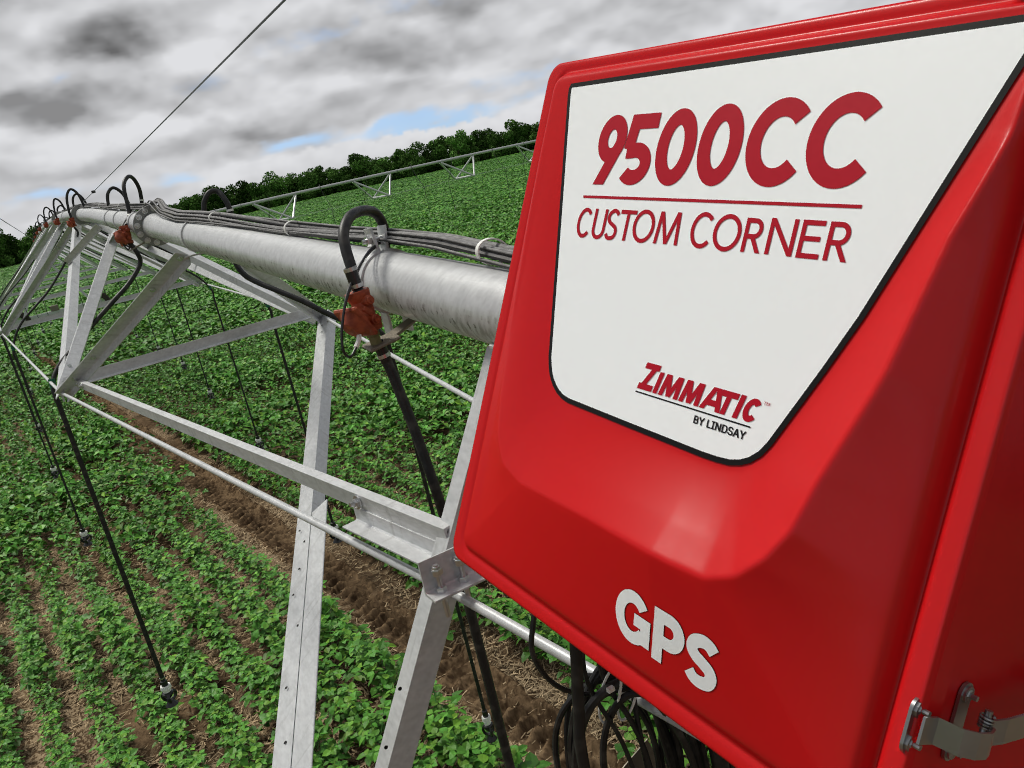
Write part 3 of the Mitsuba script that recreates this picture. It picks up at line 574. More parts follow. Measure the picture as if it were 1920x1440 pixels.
# --- second drop: tall loop over the flange
t2 = thing('sprinkler_drop', 'tall narrow black hose loop with red valve, its hose hanging at lower left', 'sprinkler drop', G_DROP)
hp = spline([[.900, 7.45, 4.16], [.922, 7.45, 4.26], [.926, 7.42, 4.343], [.904, 7.38, 4.415], [.866, 7.32, 4.436], [.815, 7.26, 4.396], [.792, 7.22, 4.331], [.780, 7.2, 4.221], [.765, 7.17, 4.14], [.715, 7.08, 4.075]], 8)
put(t2, 'gooseneck_hose', tube(hp, .0150, 14), 'rubber', smooth=40)
for q in (-9, 7): ring(hp[q], unit(hp[q] - hp[q + 1]), .016, .012, 'white_plastic', t2)
vc = A(.685, 7.03, 4.005); valve(t2, vc, A(.12, .2, 1), 1.3)
put(t2, 'hose_bracket', cbox(vc + A(.06, 0, -.095), A(.07, 0, .02), A(0, .03, 0), A(0, 0, .006), .002), 'old_steel')
hp2 = spline([vc - A(0, 0, .05), vc - A(-.035, 0, .15), A(.715, 7.062, 3.773), A(.597, 7.019, 3.658), A(.455, 6.975, 3.564), A(.282, 6.931, 3.449), A(.088, 6.888, 3.312), A(-.057, 6.844, 3.206), A(-.133, 6.78, 3.09), A(-.138, 6.76, 2.9), A(-.138, 6.75, 2.4), A(-.138, 6.75, 1.5), A(-.138, 6.75, .60)], 8)
put(t2, 'drop_hose', tube(hp2, .0175, 14), 'rubber', smooth=40)
put(t2, 'tape', band(A(-.132, 6.785, 3.10), unit(A(.1, .05, 1)), .020, .09, .003, 18), 'green_tape', label='green tape tying the hose to the truss rod')
sprinkler(t2, A(-.138, 6.75, .56), 1.55, 16, .0175); ring(A(-.138, 6.75, .635), A(0, 0, 1), .019, .008, 'zinc', t2)
tb2 = spline([[.82, 7.35, 4.19], [.73, 7.15, 4.12], [.655, 7.02, 4.05], [.635, 7.0, 3.98], [.66, 7.0, 3.90], [.68, 7.0, 3.92]], 7)
put(t2, 'control_tube', tube(tb2, .0055, 8), 'dusty_cable', smooth=40)
# --- third drop: on the far side of the pipe
t3 = thing('sprinkler_drop', 'thick black hose loop on far side of the pipe between flange and orange valve', 'sprinkler drop', G_DROP)
hp = spline([[.870, 4.86, 3.98], [.890, 4.85, 4.04], [.905, 4.85, 4.085], [.945, 4.85, 4.128], [.988, 4.85, 4.125], [1.004, 4.82, 4.087], [1.013, 4.8, 4.032], [1.009, 4.8, 3.95], [.985, 4.8, 3.83], [.962, 4.8, 3.735], [.977, 4.75, 3.663], [1.021, 4.7, 3.61], [1.092, 4.6, 3.546], [1.19, 4.5, 3.461], [1.33, 4.42, 3.33], [1.53, 4.40, 3.20], [1.565, 4.40, 3.0], [1.565, 4.40, 2.4], [1.565, 4.40, 1.4], [1.565, 4.40, .64]], 8)
put(t3, 'drop_hose', tube(hp, np.interp(np.arange(len(hp)), [0, 118, 128], [.0150, .0150, .0115]), 14), 'rubber', smooth=40)
ring(hp[50], unit(hp[50] - hp[51]), .016, .012, 'white_plastic', t3)
sprinkler(t3, A(1.565, 4.40, .60), 1.1)
# --- the rest alternate along the span
rest_drops = [(8.9, -1), (11.7, 1), (13.6, -1), (15.9, 1), (18.6, -1), (20.8, 1), (23.1, -1), (26.5, 1), (27.9, -1), (31.6, 1), (33, -1), (37, 1), (38.2, -1), (41.5, 1), (43.2, -1), (46.5, 1), (48.2, -1), (51, 1)]
words = {1: 'left', -1: 'right'}; cnt = {1: 2, -1: 1}
ordn = ['', 'first', 'second', 'third', 'fourth', 'fifth', 'sixth', 'seventh', 'eighth', 'ninth', 'tenth', 'eleventh', 'twelfth', 'thirteenth']
for i, (s, side) in enumerate(rest_drops):
    cnt[side] += 1
    t = thing('sprinkler_drop', f'black hose drop with white coupling, {ordn[cnt[side]]} from red box on {words[side]} side of span', 'sprinkler drop', G_DROP)
    P = main.pipe(s); o = main.l * side; d = main.d; g = np.random.default_rng(40 + i); hh = g.uniform(.13, .19) * (1.25 if side == 1 else 1); sd = g.uniform(.155, .19)
    hp = spline([P + o * .01 + A(0, 0, .07), P + o * .005 + A(0, 0, .14), P + o * .03 + A(0, 0, .10 + hh * .75), P + o * .09 + A(0, 0, .10 + hh), P + o * sd * .85 + A(0, 0, .09 + hh * .7), P + o * sd + A(0, 0, .10), P + o * sd + A(0, 0, .0)], 6)
    put(t, 'gooseneck_hose', tube(hp, .015, 10), 'rubber', smooth=40)
    vb = P + o * (sd + .004) - A(0, 0, .05)
    if side == 1: valve(t, vb, A(0, 0, 1), 1.05)
    else: put(t, 'valve', lathe([(0, -.05), (.02, -.05), (.022, 0), (.02, .05), (0, .05)], vb, A(0, 0, 1), 8), 'black_plastic', smooth=30)
    put(t, 'hose_bracket', cbox(P + o * .11 - A(0, 0, .105), o * .09, d * .03, A(0, 0, .005), .001), 'galvanised')
    sr = s - g.uniform(.25, .5); e = main.at(sr, side * main.half(sr), main.rz(sr))
    hp = spline([vb - A(0, 0, .05), vb - A(0, 0, .20) + o * .02, vb + (e - vb) * .45 - A(0, 0, .10) * g.uniform(.6, 1.6), vb + (e - vb) * .85 + A(0, 0, .03), e + o * .02 - A(0, 0, .06), e + o * .025 - A(0, 0, .30), e + o * .025 - A(0, 0, 1.2), A(*(e + o * .025)[:2], .60)], 6)
    put(t, 'drop_hose', tube(hp, .0135, 10), 'rubber', smooth=40)
    if i < 6: put(t, 'tape', band(e + o * .02 - A(0, 0, .04), A(0, 0, 1), .017, .06, .003, 12), 'green_tape')
    sprinkler(t, A(*(e + o * .025)[:2], .58 + g.uniform(-.04, .04)), 1.75, 10, .0135)
# drops of the far span
k = 0
for s in np.arange(6.5, 46, 3.75):
    for side in ((-1,) if k % 2 else (1,)):
        g = np.random.default_rng(80 + k); P = bg.pipe(s); o = bg.l * side; e = bg.at(s, side * 1.2, bg.pz(s) - 1.5); z = g.uniform(.5, .8)
        t = thing('sprinkler_drop', f'thin dark hose drop on the far span, {ORD(k + 1)} from the left', 'sprinkler drop', 'sprinkler drops hanging from the far span')
        hp = spline([P + A(0, 0, .08), P + o * .05 + A(0, 0, .2), P + o * .16 + A(0, 0, .12), P + o * .18 - A(0, 0, .15), P + (e - P) * .55 - A(0, 0, .1), e, e - A(0, 0, .5) + bg.d * g.uniform(-.1, .1), A(e[0], e[1], z + .05)], 4)
        put(t, 'drop_hose', tube(hp, .019, 6), 'rubber', smooth=40); sprinkler(t, A(e[0], e[1], z), 1.6, 8, .019)
    k += 1

# ------------------------------------------------------------------ cables along the pipe
cb = thing('cable_bundle', 'bundle of dusty black cables tied along the top of the pipe', 'cables')
def on_pipe(s, phi, r):   # phi from the top towards the right (far) side, degrees
    P = main.pipe(s); a = math.radians(phi); return P + A(math.sin(a), 0, math.cos(a)) * (R_PIPE + r)
ph0 = lambda s: float(np.interp(s, [-3, 1.2, 2.2, 3.2, 4.1, 4.6, 5.1, 5.6, 6.05, 6.3, 7.2, 9, 14, 20], [14, 14, 22, 14, 10, 2, -10, -2, 14, 18, 16, 8, 12, 12]))
lift0 = lambda s: float(np.interp(s, [-3, 1.4, 1.85, 2.2, 2.6, 3.2, 4.3, 5.0, 5.7, 6.05, 6.3, 6.6, 20], [0, 0, .020, .018, .006, 0, .006, .004, .015, .055, .060, .015, 0]))
def cable(off, lift, r, seed, s0=-3.0, s1=17.0, amp=7, mat='dusty_cable', ribs=0):
    g = np.random.default_rng(seed); ss = np.arange(s0, s1, .07 if not ribs else .02); ph = g.uniform(0, 6.28, 4)
    wob = lambda s: amp * (.6 * math.sin(s * 1.1 + ph[0]) + .4 * math.sin(s * 2.9 + ph[1])); wl = lambda s: .008 * (1 + math.sin(s * 1.7 + ph[2])) * .6
    P = np.array([on_pipe(s, ph0(s) + off + wob(s), r + lift + lift0(s) + wl(s)) for s in ss])
    rr = r if not ribs else r * (1 + .08 * np.sign(np.sin(np.arange(len(ss)) * 2.2)))
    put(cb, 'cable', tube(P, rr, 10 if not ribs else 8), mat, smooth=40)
cable(8, .015, .0125, 1, amp=3); cable(-3, .005, .0100, 2, amp=3, ribs=1); cable(-12, 0, .0072, 3, amp=4, ribs=1); cable(13, 0, .0090, 4, amp=3); cable(-19, 0, .0045, 5, amp=4); cable(5, .031, .0050, 6, amp=5); cable(-8, .016, .0045, 7, amp=5)
for s in (1.62, 3.05, 4.25, 8.0, 9.6):
    c = on_pipe(s, ph0(s) - 2, .022 + lift0(s)); an = np.linspace(0, 2 * np.pi, 25); ax = A(0, 1, .07); a_ = unit(A(1, 0, -.30)); b_ = unit(np.cross(ax, a_))
    P = np.array([c + a_ * .036 * math.cos(x) + b_ * .027 * math.sin(x) for x in an]); V = np.vstack([P - unit(ax) * .006, P + unit(ax) * .006]); n = len(P); i = np.arange(n - 1)
    Q = np.vstack([P + (P - c) * .10 - unit(ax) * .006, P + (P - c) * .10 + unit(ax) * .006])
    fs = np.vstack([np.stack([i, i + 1, i + n + 1], 1), np.stack([i, i + n + 1, i + n], 1)])
    put(cb, 'cable_tie', TM(np.vstack([V, Q]), np.vstack([fs[:, ::-1], fs + 2 * n, np.stack([i, i + 2 * n, i + 1], 1), np.stack([i + 1, i + 2 * n, i + 2 * n + 1], 1), np.stack([i + n, i + n + 1, i + 3 * n], 1), np.stack([i + n + 1, i + 3 * n + 1, i + 3 * n], 1)])), 'white_plastic', smooth=30)
for s in (4.83, 8.75, 7.0):
    P = np.array([main.pipe(s) + (A(math.sin(a), .12 * math.sin(a * 2) * 0 + .02 * math.cos(a), math.cos(a))) * (R_PIPE + .004) for a in np.linspace(0, 2 * np.pi, 40)])
    put(cb, 'pipe_strap', tube(P, .004, 6), 'galvanised', smooth=40)

# ------------------------------------------------------------------ control box
BO, E1, E2, EN = A(.42041896, 1.12721182, 3.44004983), A(.04068461, -.99474944, -.09390586), A(.42636569, -.0677133, .90201287), A(-.90363547, -.07673628, .42137214)
def bxp(u, w, n):
    u, w, n = np.broadcast_arrays(np.asarray(u, float), np.asarray(w, float), np.asarray(n, float))
    return BO + u[..., None] * E1 + w[..., None] * E2 + n[..., None] * EN
def rrect(u0, u1, w0, w1, r): return sbox(u0 + r, w0 + r, u1 - r, w1 - r).buffer(r, quad_segs=8)
U0, U1, W0, W1 = -.006, .737, -.019, .741
OUT = rrect(U0, U1, W0, W1, .028)
INN = rrect(.024, .7065, .006, .722, .022)
lab = Polygon([(.0816, .6985), (.693, .702), (.7000, .6965), (.6995, .690), (.6875, .6595), (.6054, .4423), (.5809, .3878), (.5420, .3065), (.5335, .2935), (.5224, .2835), (.5110, .2775), (.4969, .2735), (.4800, .2720), (.4588, .2715), (.3316, .2740), (.2202, .2766), (.2060, .2790), (.1943, .2838), (.1840, .2905), (.1760, .2980), (.1694, .3064), (.1610, .325), (.0800, .680), (.0785, .692)])
lin = lab.buffer(-.0062, join_style=1)
ridge = Polygon([(.040, .712), (.040, .60), (.044, .50), (.052, .40), (.060, .32), (.068, .254), (.086, .196), (.118, .164), (.177, .154), (.255, .158), (.345, .162), (.485, .165), (.535, .168), (.570, .184), (.595, .211), (.613, .244), (.625, .294), (.649, .376), (.655, .40), (.673, .52), (.698, .61), (.702, .712)]).buffer(-.02, join_style=1).buffer(.02, join_style=1, quad_segs=12)
def pdist(poly, u, w):
    import shapely
    pts = shapely.points(np.asarray(u).ravel(), np.asarray(w).ravel()); d = shapely.distance(poly.exterior, pts); ins = shapely.contains(poly, pts)
    return np.where(ins, d, -d).reshape(np.shape(u))
def hN(u, w):
    u, w = np.asarray(u, float), np.asarray(w, float)
    di, dr_, dl, do = pdist(INN, u, w), pdist(ridge, u, w), -pdist(lab.buffer(.003), u, w), pdist(OUT, u, w)
    hrR = np.interp(w, [.15, .20, .30, .40, .52, .61, .72], [.064, .063, .056, .046, .034, .023, .018]); hrL = np.interp(w, [.15, .2, .26, .37, .50, .6, .72], [.064, .060, .052, .036, .024, .018, .016]); k_ = np.clip((u - .06) / .40, 0, 1) ** .85; hr = .0160 * (1 - k_) + hrR * k_
    t = np.clip(di / (di + np.maximum(-dr_, 0) + 1e-6), 0, 1); outer = .006 + (hr - .006) * t
    s = np.clip(np.maximum(dl, 0) / (np.maximum(dl, 0) + np.maximum(dr_, 0) + 1e-6), 0, 1); inner = .0155 + (hr - .0155) * (s ** 1.15)
    inside = np.where(dr_ > 0, inner, outer)
    n = np.where(di > 0, inside * np.clip(di / .006, 0, 1) ** .6 if False else inside * (1 - np.exp(-di / .004)), 0.0)
    gro = np.exp(-((di - .0005) / .0042) ** 2); deep = np.where(u > .66, .012, .0035); n = n - gro * deep
    r = .006; e = np.clip(do, 0, r); n = n - (r - np.sqrt(np.maximum(r * r - (r - e) ** 2, 0)))
    return n
def smooth_h(H, k=1):
    for _ in range(k):
        P = np.pad(H, 1, mode='edge'); H = (P[1:-1, 1:-1] * 4 + P[:-2, 1:-1] + P[2:, 1:-1] + P[1:-1, :-2] + P[1:-1, 2:]) / 8
    return H
gu, gw = np.linspace(U0, U1, 290), np.linspace(W0, W1, 290)
GU, GW = np.meshgrid(gu, gw, indexing='ij'); GH = hN(GU, GW)
core = smooth_h(GH, 3); edge = np.clip((pdist(OUT, GU, GW) - .006) / .006, 0, 1); GH = GH * (1 - edge) + core * edge
def hS(u, w):
    fu, fw = (np.asarray(u) - U0) / (U1 - U0) * 289, (np.asarray(w) - W0) / (W1 - W0) * 289
    i, j = np.clip(fu.astype(int), 0, 288), np.clip(fw.astype(int), 0, 288); a, b = fu - i, fw - j
    return GH[i, j] * (1 - a) * (1 - b) + GH[i + 1, j] * a * (1 - b) + GH[i, j + 1] * (1 - a) * b + GH[i + 1, j + 1] * a * b
# corner cells slide onto the rounded outline
cu, cw = GU.copy(), GW.copy(); rr_ = .028
for su, u_ in ((-1, U0 + rr_), (1, U1 - rr_)):
    for sw, w_ in ((-1, W0 + rr_), (1, W1 - rr_)):
        du, dw = (GU - u_) * su, (GW - w_) * sw; m = (du > 0) & (dw > 0); L_ = np.hypot(du, dw); mx = np.maximum(du, dw); k_ = np.where(m, mx / np.maximum(L_, 1e-9), 1)
        cu = np.where(m, u_ + su * du * k_, cu); cw = np.where(m, w_ + sw * dw * k_, cw)
CH = hS(np.clip(cu, U0, U1), np.clip(cw, W0, W1)); mask = (cu != GU) | (cw != GW); CH = np.where(mask, np.where(edge < 1, hN(cu, cw), CH), GH)
cbx = thing('control_box', 'red moulded control box with a white label panel leaning beside the pipe at the right', 'control box')
n_ = 290; i, j = np.meshgrid(np.arange(n_ - 1), np.arange(n_ - 1), indexing='ij'); p = (i * n_ + j).ravel()
door_f = np.vstack([np.stack([p, p + n_, p + n_ + 1], 1), np.stack([p, p + n_ + 1, p + 1], 1)])
ol = np.array(OUT.exterior.coords)[:-1]; ol = np.array(LineString(np.vstack([ol, ol[:1]])).segmentize(.02).coords)[:-1]
def wall(outl, n0, n1, cap=False):
    n = len(outl); V = np.vstack([bxp(outl[:, 0], outl[:, 1], n0), bxp(outl[:, 0], outl[:, 1], n1)]); a = np.arange(n); b = (a + 1) % n
    f = np.vstack([np.stack([a, b, b + n], 1), np.stack([a, b + n, a + n], 1)])
    if cap: V = np.vstack([V, bxp(outl[:, 0].mean(), outl[:, 1].mean(), n1)[None]]); f = np.vstack([f, np.stack([a + n, b + n, 0 * a + 2 * n], 1)])
    return TM(V, f)
door = put(cbx, 'door', cat([TM(bxp(cu, cw, CH).reshape(-1, 3), door_f), wall(ol, -.006, -.030)]), 'red_paint', smooth=42)
inl = np.array(OUT.buffer(-.010).exterior.coords)[:-1]; low = np.array(rrect(.010, .725, -.007, .205, .015).exterior.coords)[:-1]
put(cbx, 'body', cat([wall(inl, -.028, -.165, True), wall(low, -.10, -.36, True), wall(ol, -.030, -.0301), TM(np.vstack([bxp(ol[:, 0], ol[:, 1], -.030), bxp(.36, .36, -.030)[None]]), [[a, (a + 1) % len(ol), len(ol)] for a in range(len(ol))])]), 'red_paint', smooth=30)
def decal(polys, lift, mat, name, label=None, drape=False, size=.02):
    Vs, Fs, n = [], [], 0
    for g in polys:
        for q in getattr(g, 'geoms', [g]):
            if q.is_empty: continue
            v, f = trimesh.creation.triangulate_polygon(q, engine='earcut')
            if drape: v3, f = trimesh.remesh.subdivide_to_size(np.c_[v, 0 * v[:, 0]], f, size); v = v3[:, :2]
            h = hS(v[:, 0], v[:, 1]) + lift if drape else np.full(len(v), lift)
            Vs.append(bxp(v[:, 0], v[:, 1], h)); Fs.append(np.asarray(f) + n); n += len(v)
    m = TM(np.vstack(Vs), np.vstack(Fs)); nn = m.face_normals.mean(0)
    if nn @ EN < 0: m.invert()
    return put(door, name, m, mat, label=label)
LN = .0172
decal([lab.difference(lin)], LN, 'black_vinyl', 'label_border', 'black border of the white label panel')
decal([lin.buffer(.0002)], LN - .0003, 'white_vinyl', 'label_panel', 'white label panel with red lettering')
# stroke lettering
def arc(cx, cy, rx, ry, a0, a1, n=40):
    a = np.radians(np.linspace(a0, a1, n)); return np.stack([cx + rx * np.cos(a), cy + ry * np.sin(a)], 1)
def glyph(ch, u0, u1, w0, w1, s, cut=40):
    h = s / 2; cx, cy, rx, ry = (u0 + u1) / 2, (w0 + w1) / 2, (u1 - u0) / 2 - h, (w1 - w0) / 2 - h
    X = lambda t: u0 + h + (u1 - u0 - s) * t; Y = lambda t: w0 + h + (w1 - w0 - s) * t; Ls = []
    if ch in 'O0': Ls = [arc(cx, cy, rx, ry, 0, 360, 80)]
    elif ch == 'C': Ls = [arc(u0 + h + rx * 1.08, cy, rx * 1.08, ry, cut, 360 - cut, 70)]
    elif ch == 'G': Ls = [arc(cx, cy, rx, ry, cut, 325, 70), A([u1 - h, w0 + (w1 - w0) * .08], [u1 - h, cy]), A([u1, cy - h * .1], [cx + rx * .12, cy - h * .1])]
    elif ch == 'U': Ls = [np.vstack([A([X(0), w1 + h]), arc(cx, w0 + h + rx, rx, rx, 180, 360, 30), A([X(1), w1 + h])])]
    elif ch == 'S': Ls = [spline(np.c_[[X(t) for t in (.98, .78, .48, .14, .04, .22, .52, .84, .97, .84, .50, .20, .01)], [Y(t) for t in (.86, .965, 1.0, .90, .72, .58, .50, .40, .25, .07, .0, .035, .15)]], 8)]
    elif ch == 'T': Ls = [A([u0, Y(1)], [u1, Y(1)]), A([cx, w1 - h], [cx, w0 - h])]
    elif ch == 'I': Ls = [A([cx, w0 - h], [cx, w1 + h])]
    elif ch == 'M': Ls = [A([X(0), w0 - h], [X(.10), w1 + h]), A([X(.06), w1 + s], [X(.5), w0 + h * .3]), A([X(.5), w0 + h * .3], [X(.94), w1 + s]), A([X(.90), w1 + h], [X(1), w0 - h])]
    elif ch == 'N': Ls = [A([X(0), w0 - h], [X(0), w1 + h]), A([X(0), w1], [X(1), w0]), A([X(1), w0 - h], [X(1), w1 + h])]
    elif ch == 'E': Ls = [A([X(0), w0 - h], [X(0), w1 + h]), A([u0, Y(1)], [u1, Y(1)]), A([u0, Y(.52)], [u1 - (u1 - u0) * .10, Y(.52)]), A([u0, Y(0)], [u1, Y(0)])]
    elif ch in 'RP':
        m = .46 if ch == 'R' else .40; r_ = (Y(1) - Y(m)) / 2; xe = X(1) - (0 if ch == 'P' else (u1 - u0) * .10)
        Ls = [A([X(0), w0 - h], [X(0), w1 + h]), np.vstack([A([u0, Y(1)], [max(xe - r_, X(.3)), Y(1)]), arc(max(xe - r_, X(.3)), Y(m) + r_, min(r_, xe - X(.3)), r_, 90, -90, 24), A([u0, Y(m)])])]
        if ch == 'R': Ls.append(A([X(.42), Y(m)], [u1 - h * 1.1, w0 - h * .6]))
    elif ch == '9': cyb = w1 - h - ry * .60; Ls = [arc(cx, cyb, rx, ry * .60, 0, 360, 60), A([u1 - h * 1.12, cyb - ry * .20], [u0 + (u1 - u0) * .22, w0 - h])]
    elif ch == '5':
        rb = (w1 - w0) * .30; Ls = [A([u0 + (u1 - u0) * .22, Y(1)], [u1, Y(1)]), A([u0 + (u1 - u0) * .13 + h, w1], [u0 + (u1 - u0) * .07 + h * .8, cy + s * .05]),
            np.vstack([A([u0 + h * .9, w0 + 2 * rb - h * 1.0 - (w1 - w0) * .015]), arc(cx - (u1 - u0) * .03, w0 + rb, rx * 1.06, rb - h, 108, -140, 60)])]
    elif ch == 'Z': Ls = [A([u0, Y(1)], [u1, Y(1)]), A([u1 - s * .9, Y(1)], [u0 + s * .9, Y(0)]), A([u0, Y(0)], [u1, Y(0)])]
    elif ch == 'A': Ls = [A([X(0) - h * .4, w0 - h], [X(.5) - h * .35, w1 + h]), A([X(.5) + h * .35, w1 + h], [X(1) + h * .4, w0 - h]), A([X(.2), Y(.26)], [X(.8), Y(.26)])]
    g = unary_union([LineString(L).buffer(h, cap_style=2, join_style=1, quad_segs=8) for L in Ls])
    return g.intersection(sbox(u0 - .0001, w0 - .0001, u1 + .0001, w1 + .0001)).simplify(.00012)
big = [glyph('9', .1700, .2240, .5602, .6490, .0185), glyph('5', .2215, .2780, .5600, .6474, .0185), glyph('0', .2835, .3465, .5600, .6500, .0190), glyph('0', .3516, .4145, .5605, .6508, .0190), glyph('C', .4214, .4985, .5605, .6518, .0192, 41), glyph('C', .4984, .5766, .5598, .6510, .0192, 41)]
decal(big, LN + .0006, 'red_vinyl', 'lettering', 'large bold red digits and letters at the top of the panel')
decal([sbox(.1625, .5422, .5757, .5456)], LN + .0006, 'red_vinyl', 'lettering_rule', 'thin red rule under the large lettering')
thin = [glyph(c, a, b, w0_, w1_, .0050, 42) for c, a, b, w0_, w1_ in (('C', .1618, .1902, .4900, .5295), ('U', .1945, .2197, .4900, .5288), ('S', .2206, .2443, .4903, .5300), ('T', .2452, .2742, .4915, .5293), ('O', .2717, .3092, .4908, .5312), ('M', .3125, .3525, .4920, .5298),
    ('C', .3690, .4018, .4912, .5318), ('O', .4030, .4420, .4905, .5310), ('R', .4462, .4722, .4922, .5280), ('N', .4778, .5113, .4922, .5292), ('E', .5165, .5425, .4918, .5292), ('R', .5478, .5742, .4918, .5290))]
decal(thin, LN + .0006, 'red_vinyl', 'lettering', 'thin red capital lettering under the red rule')
def shear(g, k, w): return affinity.affine_transform(g, [1, k, 0, 1, -k * w, 0])
wb = .3222
logo = [glyph('Z', .3405, .3640, wb, .3545, .0072)] + [glyph(c, a, b, wb, .3476, .0066) for c, a, b in (('I', .3664, .3732), ('M', .3755, .4066), ('M', .4080, .4383), ('A', .4400, .4690), ('T', .4612, .4842), ('I', .4860, .4932), ('C', .4960, .5150))]
decal([shear(g, .25, wb) for g in logo], LN + .0006, 'red_vinyl', 'lettering', 'heavy slanted red lettering low on the panel')
decal([sbox(.3395, .3172, .5125, .3188)], LN + .0006, 'black_vinyl', 'lettering_rule', 'thin black rule under the slanted lettering')
def text_polys(txt, u0, u1, w0, w1, bold=True):
    m = meshkit.text_mesh(txt, 1.0, .01, bold); b = m.bounds; f = m.faces[(m.face_normals[:, 2] > .9)]
    v = (m.vertices[:, :2] - b[0, :2]) / (b[1, :2] - b[0, :2]) * A(u1 - u0, w1 - w0) + A(u0, w0); return v, f
for txt, bb, mat, bold, lb in (('BY LINDSAY', (.4372, .5092, .3036, .3126), 'black_vinyl', True, 'small black lettering under the black rule'), ('TM', (.5215, .5292, .3436, .3470), 'red_vinyl', False, 'tiny red trade mark letters')):
    v, f = text_polys(txt, *bb, bold); m = TM(bxp(v[:, 0], v[:, 1], LN + .0006), f)
    if m.face_normals.mean(0) @ EN < 0: m.invert()
    put(door, 'lettering', m, mat, label=lb)
gps = [affinity.affine_transform(q_, [1, .15, 0, 1, -.15 * .0437, 0]) for q_ in (glyph('G', .3937, .4535, .0437, .1100, .0155, 38), glyph('P', .4583, .5040, .0437, .1085, .0155), glyph('S', .5055, .5515, .0450, .1085, .0152))]
decal([g.buffer(.0003) for g in gps], .0007, 'black_vinyl', 'lettering_outline', drape=True, size=.008)
decal(gps, .0011, 'white_vinyl', 'lettering', 'bold white lettering GPS', drape=True, size=.008)
# latch on the side of the box
SU = .7275
lk = put(cbx, 'latch', cat([tube(spline([bxp(SU + .030, .118, .012), bxp(SU + .040, .113, -.012), bxp(SU + .034, .105, -.05), bxp(SU + .026, .099, -.085), bxp(SU + .03, .1, -.12)], 6), .0001, 3)] + [
    obox(bxp(SU + a0, w_ - .013, n0), bxp(SU + a1, w_b - .013, n1) - bxp(SU + a0, w_ - .013, n0), E2 * .024, E1 * .0025) for a0, n0, w_, a1, n1, w_b in (
        (.012, .004, .120, .014, -.014, .119), (.014, -.014, .119, .030, -.026, .116), (.030, -.026, .116, .036, -.045, .113), (.036, -.045, .113, .036, -.066, .110), (.036, -.066, .110, .030, -.086, .107), (.030, -.086, .107, .018, -.098, .106), (.018, -.098, .106, .026, -.118, .110), (.026, -.118, .110, .030, -.150, .114), (.030, -.150, .114, .030, -.29, .118), (.030, -.29, .118, .001, -.31, .118))]), 'chrome')
for n0, w0_, w1_ in ((-.004, .092, .142), (-.083, .072, .146)):
    pl = affinity.scale(Point(0, 0).buffer(.010), 1, 1); v_ = LineString([(0, w0_ + .010), (0, w1_ - .010)]).buffer(.0105)
    vv, ff = trimesh.creation.triangulate_polygon(v_, engine='earcut'); mm = trimesh.creation.extrude_polygon(v_, .003, engine='earcut'); q = mm.vertices
    put(cbx, 'latch_plate', TM(BO + (SU + .0005 + q[:, 2])[:, None] * E1 + q[:, 1][:, None] * E2 + (n0 + q[:, 0])[:, None] * EN, mm.faces), 'chrome')
    for w_ in (w0_ + .010, w1_ - .010): put(lk, 'bolt', bolt(bxp(SU + .003, w_, n0), E1, .0055, .004, .006), 'chrome')
put(lk, 'hinge_pin', tube([bxp(SU + .02, .096, -.094), bxp(SU + .02, .128, -.094)], .0034, 12), 'chrome', smooth=30)
put(lk, 'spring', tube(np.array([bxp(SU + .02,   .112 + .012 * t, -.094) + (E1 * math.cos(t * 25) + EN * math.sin(t * 25)) * .0055 for t in np.linspace(0, 1, 60)]), .0012, 6), 'chrome', smooth=40)

# ------------------------------------------------------------------ cables below the box
coil = thing('cable_coil', 'coil of thin black cables tied with white ties under the red box', 'cables')
g = np.random.default_rng(12)
def loop(c, ru, rz, tilt, n, r, wob, ang0=0, ang1=360):
    a = np.radians(np.linspace(ang0, ang1, n)); ph = g.uniform(0, 6.28, 3)
    x = A(math.cos(tilt), -math.sin(tilt), 0); P = c + np.outer(np.cos(a) * ru, x) + np.outer(np.sin(a) * rz, A(0, 0, 1)) + np.outer(wob * np.sin(2 * a + ph[0]), A(.3, 1, .2)) + np.outer(wob * .6 * np.sin(3 * a + ph[1]), A(.5, -.2, 1))
    return tube(P, r, 8)
for k in range(8): put(coil, 'cable', loop(A(.575 + g.uniform(-.012, .012), 1.0 + .05 * g.uniform(-1, 1), 2.985 + g.uniform(-.015, .015)), .085 + g.uniform(-.018, .018), .185 + g.uniform(-.02, .02), .5, 60, g.uniform(.0045, .008), .010), 'rubber', smooth=40)
for k in range(6): put(coil, 'cable', loop(A(.700 + g.uniform(-.025, .025), .93 + .05 * g.uniform(-1, 1), 2.95 + g.uniform(-.02, .02)), .060 + g.uniform(-.02, .02), .15 + g.uniform(-.03, .03), .9, 60, g.uniform(.0035, .006), .012), 'rubber', smooth=40)
for k in range(7):
    x0 = .52 + .035 * k; put(coil, 'cable', tube(spline([A(x0 + .06, .98, 3.40), A(x0 + g.uniform(0, .05), .99, 3.22), A(x0 + g.uniform(-.01, .04), .96, 3.05), A(x0 + g.uniform(0, .08), .94, 2.7), A(x0 + .05, .94, 2.2)], 8), g.uniform(.003, .005), 7), 'rubber', smooth=40)
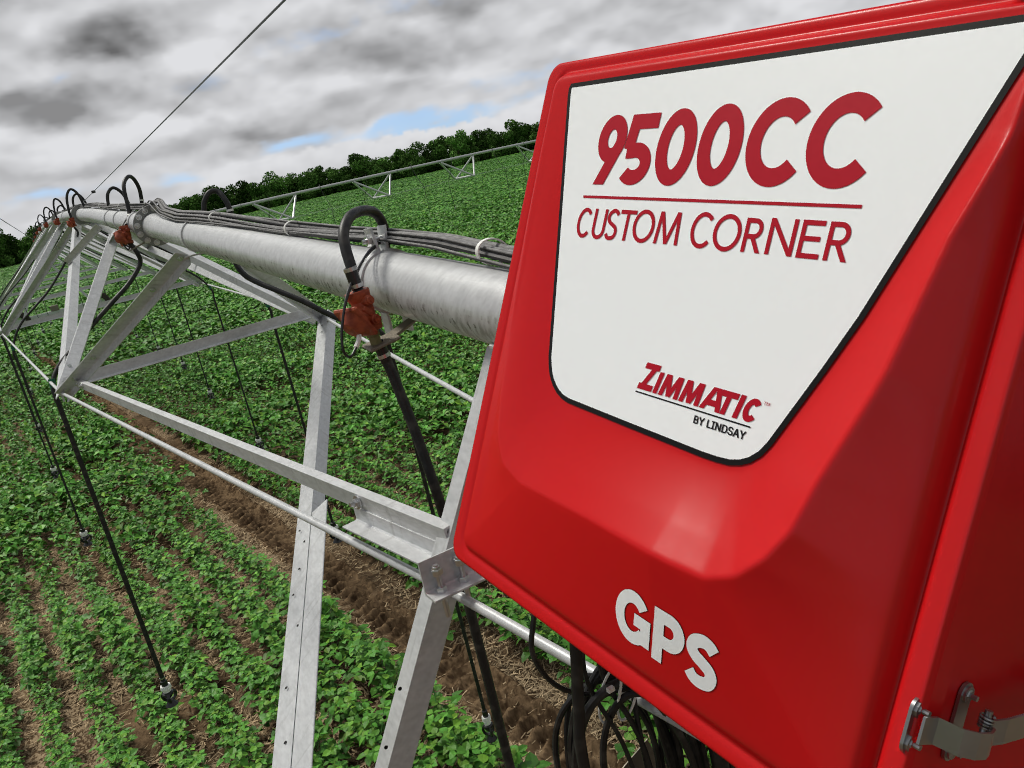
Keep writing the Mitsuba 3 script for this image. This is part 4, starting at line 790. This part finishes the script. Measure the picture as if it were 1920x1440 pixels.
for c, rx_, rz_ in ((A(.553, .975, 3.165), .017, .030), (A(.580, .965, 3.160), .015, .030)):
    a = np.linspace(0, 2 * np.pi, 30); put(coil, 'cable_tie', tube(np.array([c + A(.6, -.8, 0) * .9 * rx_ * math.cos(x) + A(0, 0, 1) * rz_ * math.sin(x) + A(.10, -.18, .25) * .1 * math.sin(x) for x in a]), .0022, 6), 'white_plastic', smooth=40)
put(coil, 'cable_tie', cbox(A(.545, .955, 3.192), A(.006, 0, 0), A(0, .004, 0), A(0, 0, .004), .001), 'white_plastic')
put(coil, 'identification_tag', obox(A(.615, 1.08, 2.85), A(.075, .0, .030), A(-.02, 0, .07), A(0, .002, 0)), 'old_steel', label='small metal plate among the coiled cables')
put(coil, 'cable', tube(spline([A(.50, 1.0, 3.42), A(.464, 1.0, 3.330), A(.452, 1.0, 3.284), A(.469, 1.0, 3.228), A(.504, 1.0, 3.186), A(.56, 1.0, 3.150)], 8), .0042, 8), 'rubber', smooth=40)
vh = thing('hanging_hose', 'thick black hose hanging straight down from under the red box beside the cable coil', 'hose')
whole(vh, tube(spline([A(.520, .95, 3.42), A(.497, .95, 3.28), A(.480, .95, 3.186), A(.469, .95, 3.09), A(.465, .95, 2.7), A(.465, .95, 1.2), A(.465, .95, .1)], 10), .0092, 14), 'rubber', smooth=40)
vh = thing('hanging_hose', 'wide black hose hanging behind the coiled cables under the lower edge of the red box', 'hose')
whole(vh, tube(spline([A(.70, .95, 3.40), A(.690, .92, 3.15), A(.685, .90, 2.9), A(.685, .90, 2.0), A(.685, .90, .1)], 8), .014, 14), 'rubber', smooth=40)

# ------------------------------------------------------------------ overhead wires
w1_ = thing('overhead_wire', 'thin dark wire rising from the span pipe to the top of the picture', 'wire')
put(w1_, 'cable', tube([A(.834, -8, 4.532), A(.834, 2.4, 4.532), A(.834, 11.8, 4.532), A(.80, 14.5, 4.50)], .0036, 6), 'black_plastic')
put(w1_, 'clip', cbox(A(.834, 10.4, 4.532), A(.02, 0, 0), A(0, .03, 0), A(0, 0, .014), .003), 'black_plastic')
w2_ = thing('overhead_wire', 'short thin wire crossing the sky at the left edge above the trees', 'wire')
whole(w2_, tube([A(-.82, -22.0, 4.35), A(-.156, 14, 4.604), A(.551, 52, 4.867)], A(.004, .006, .0095), 6), 'black_plastic')
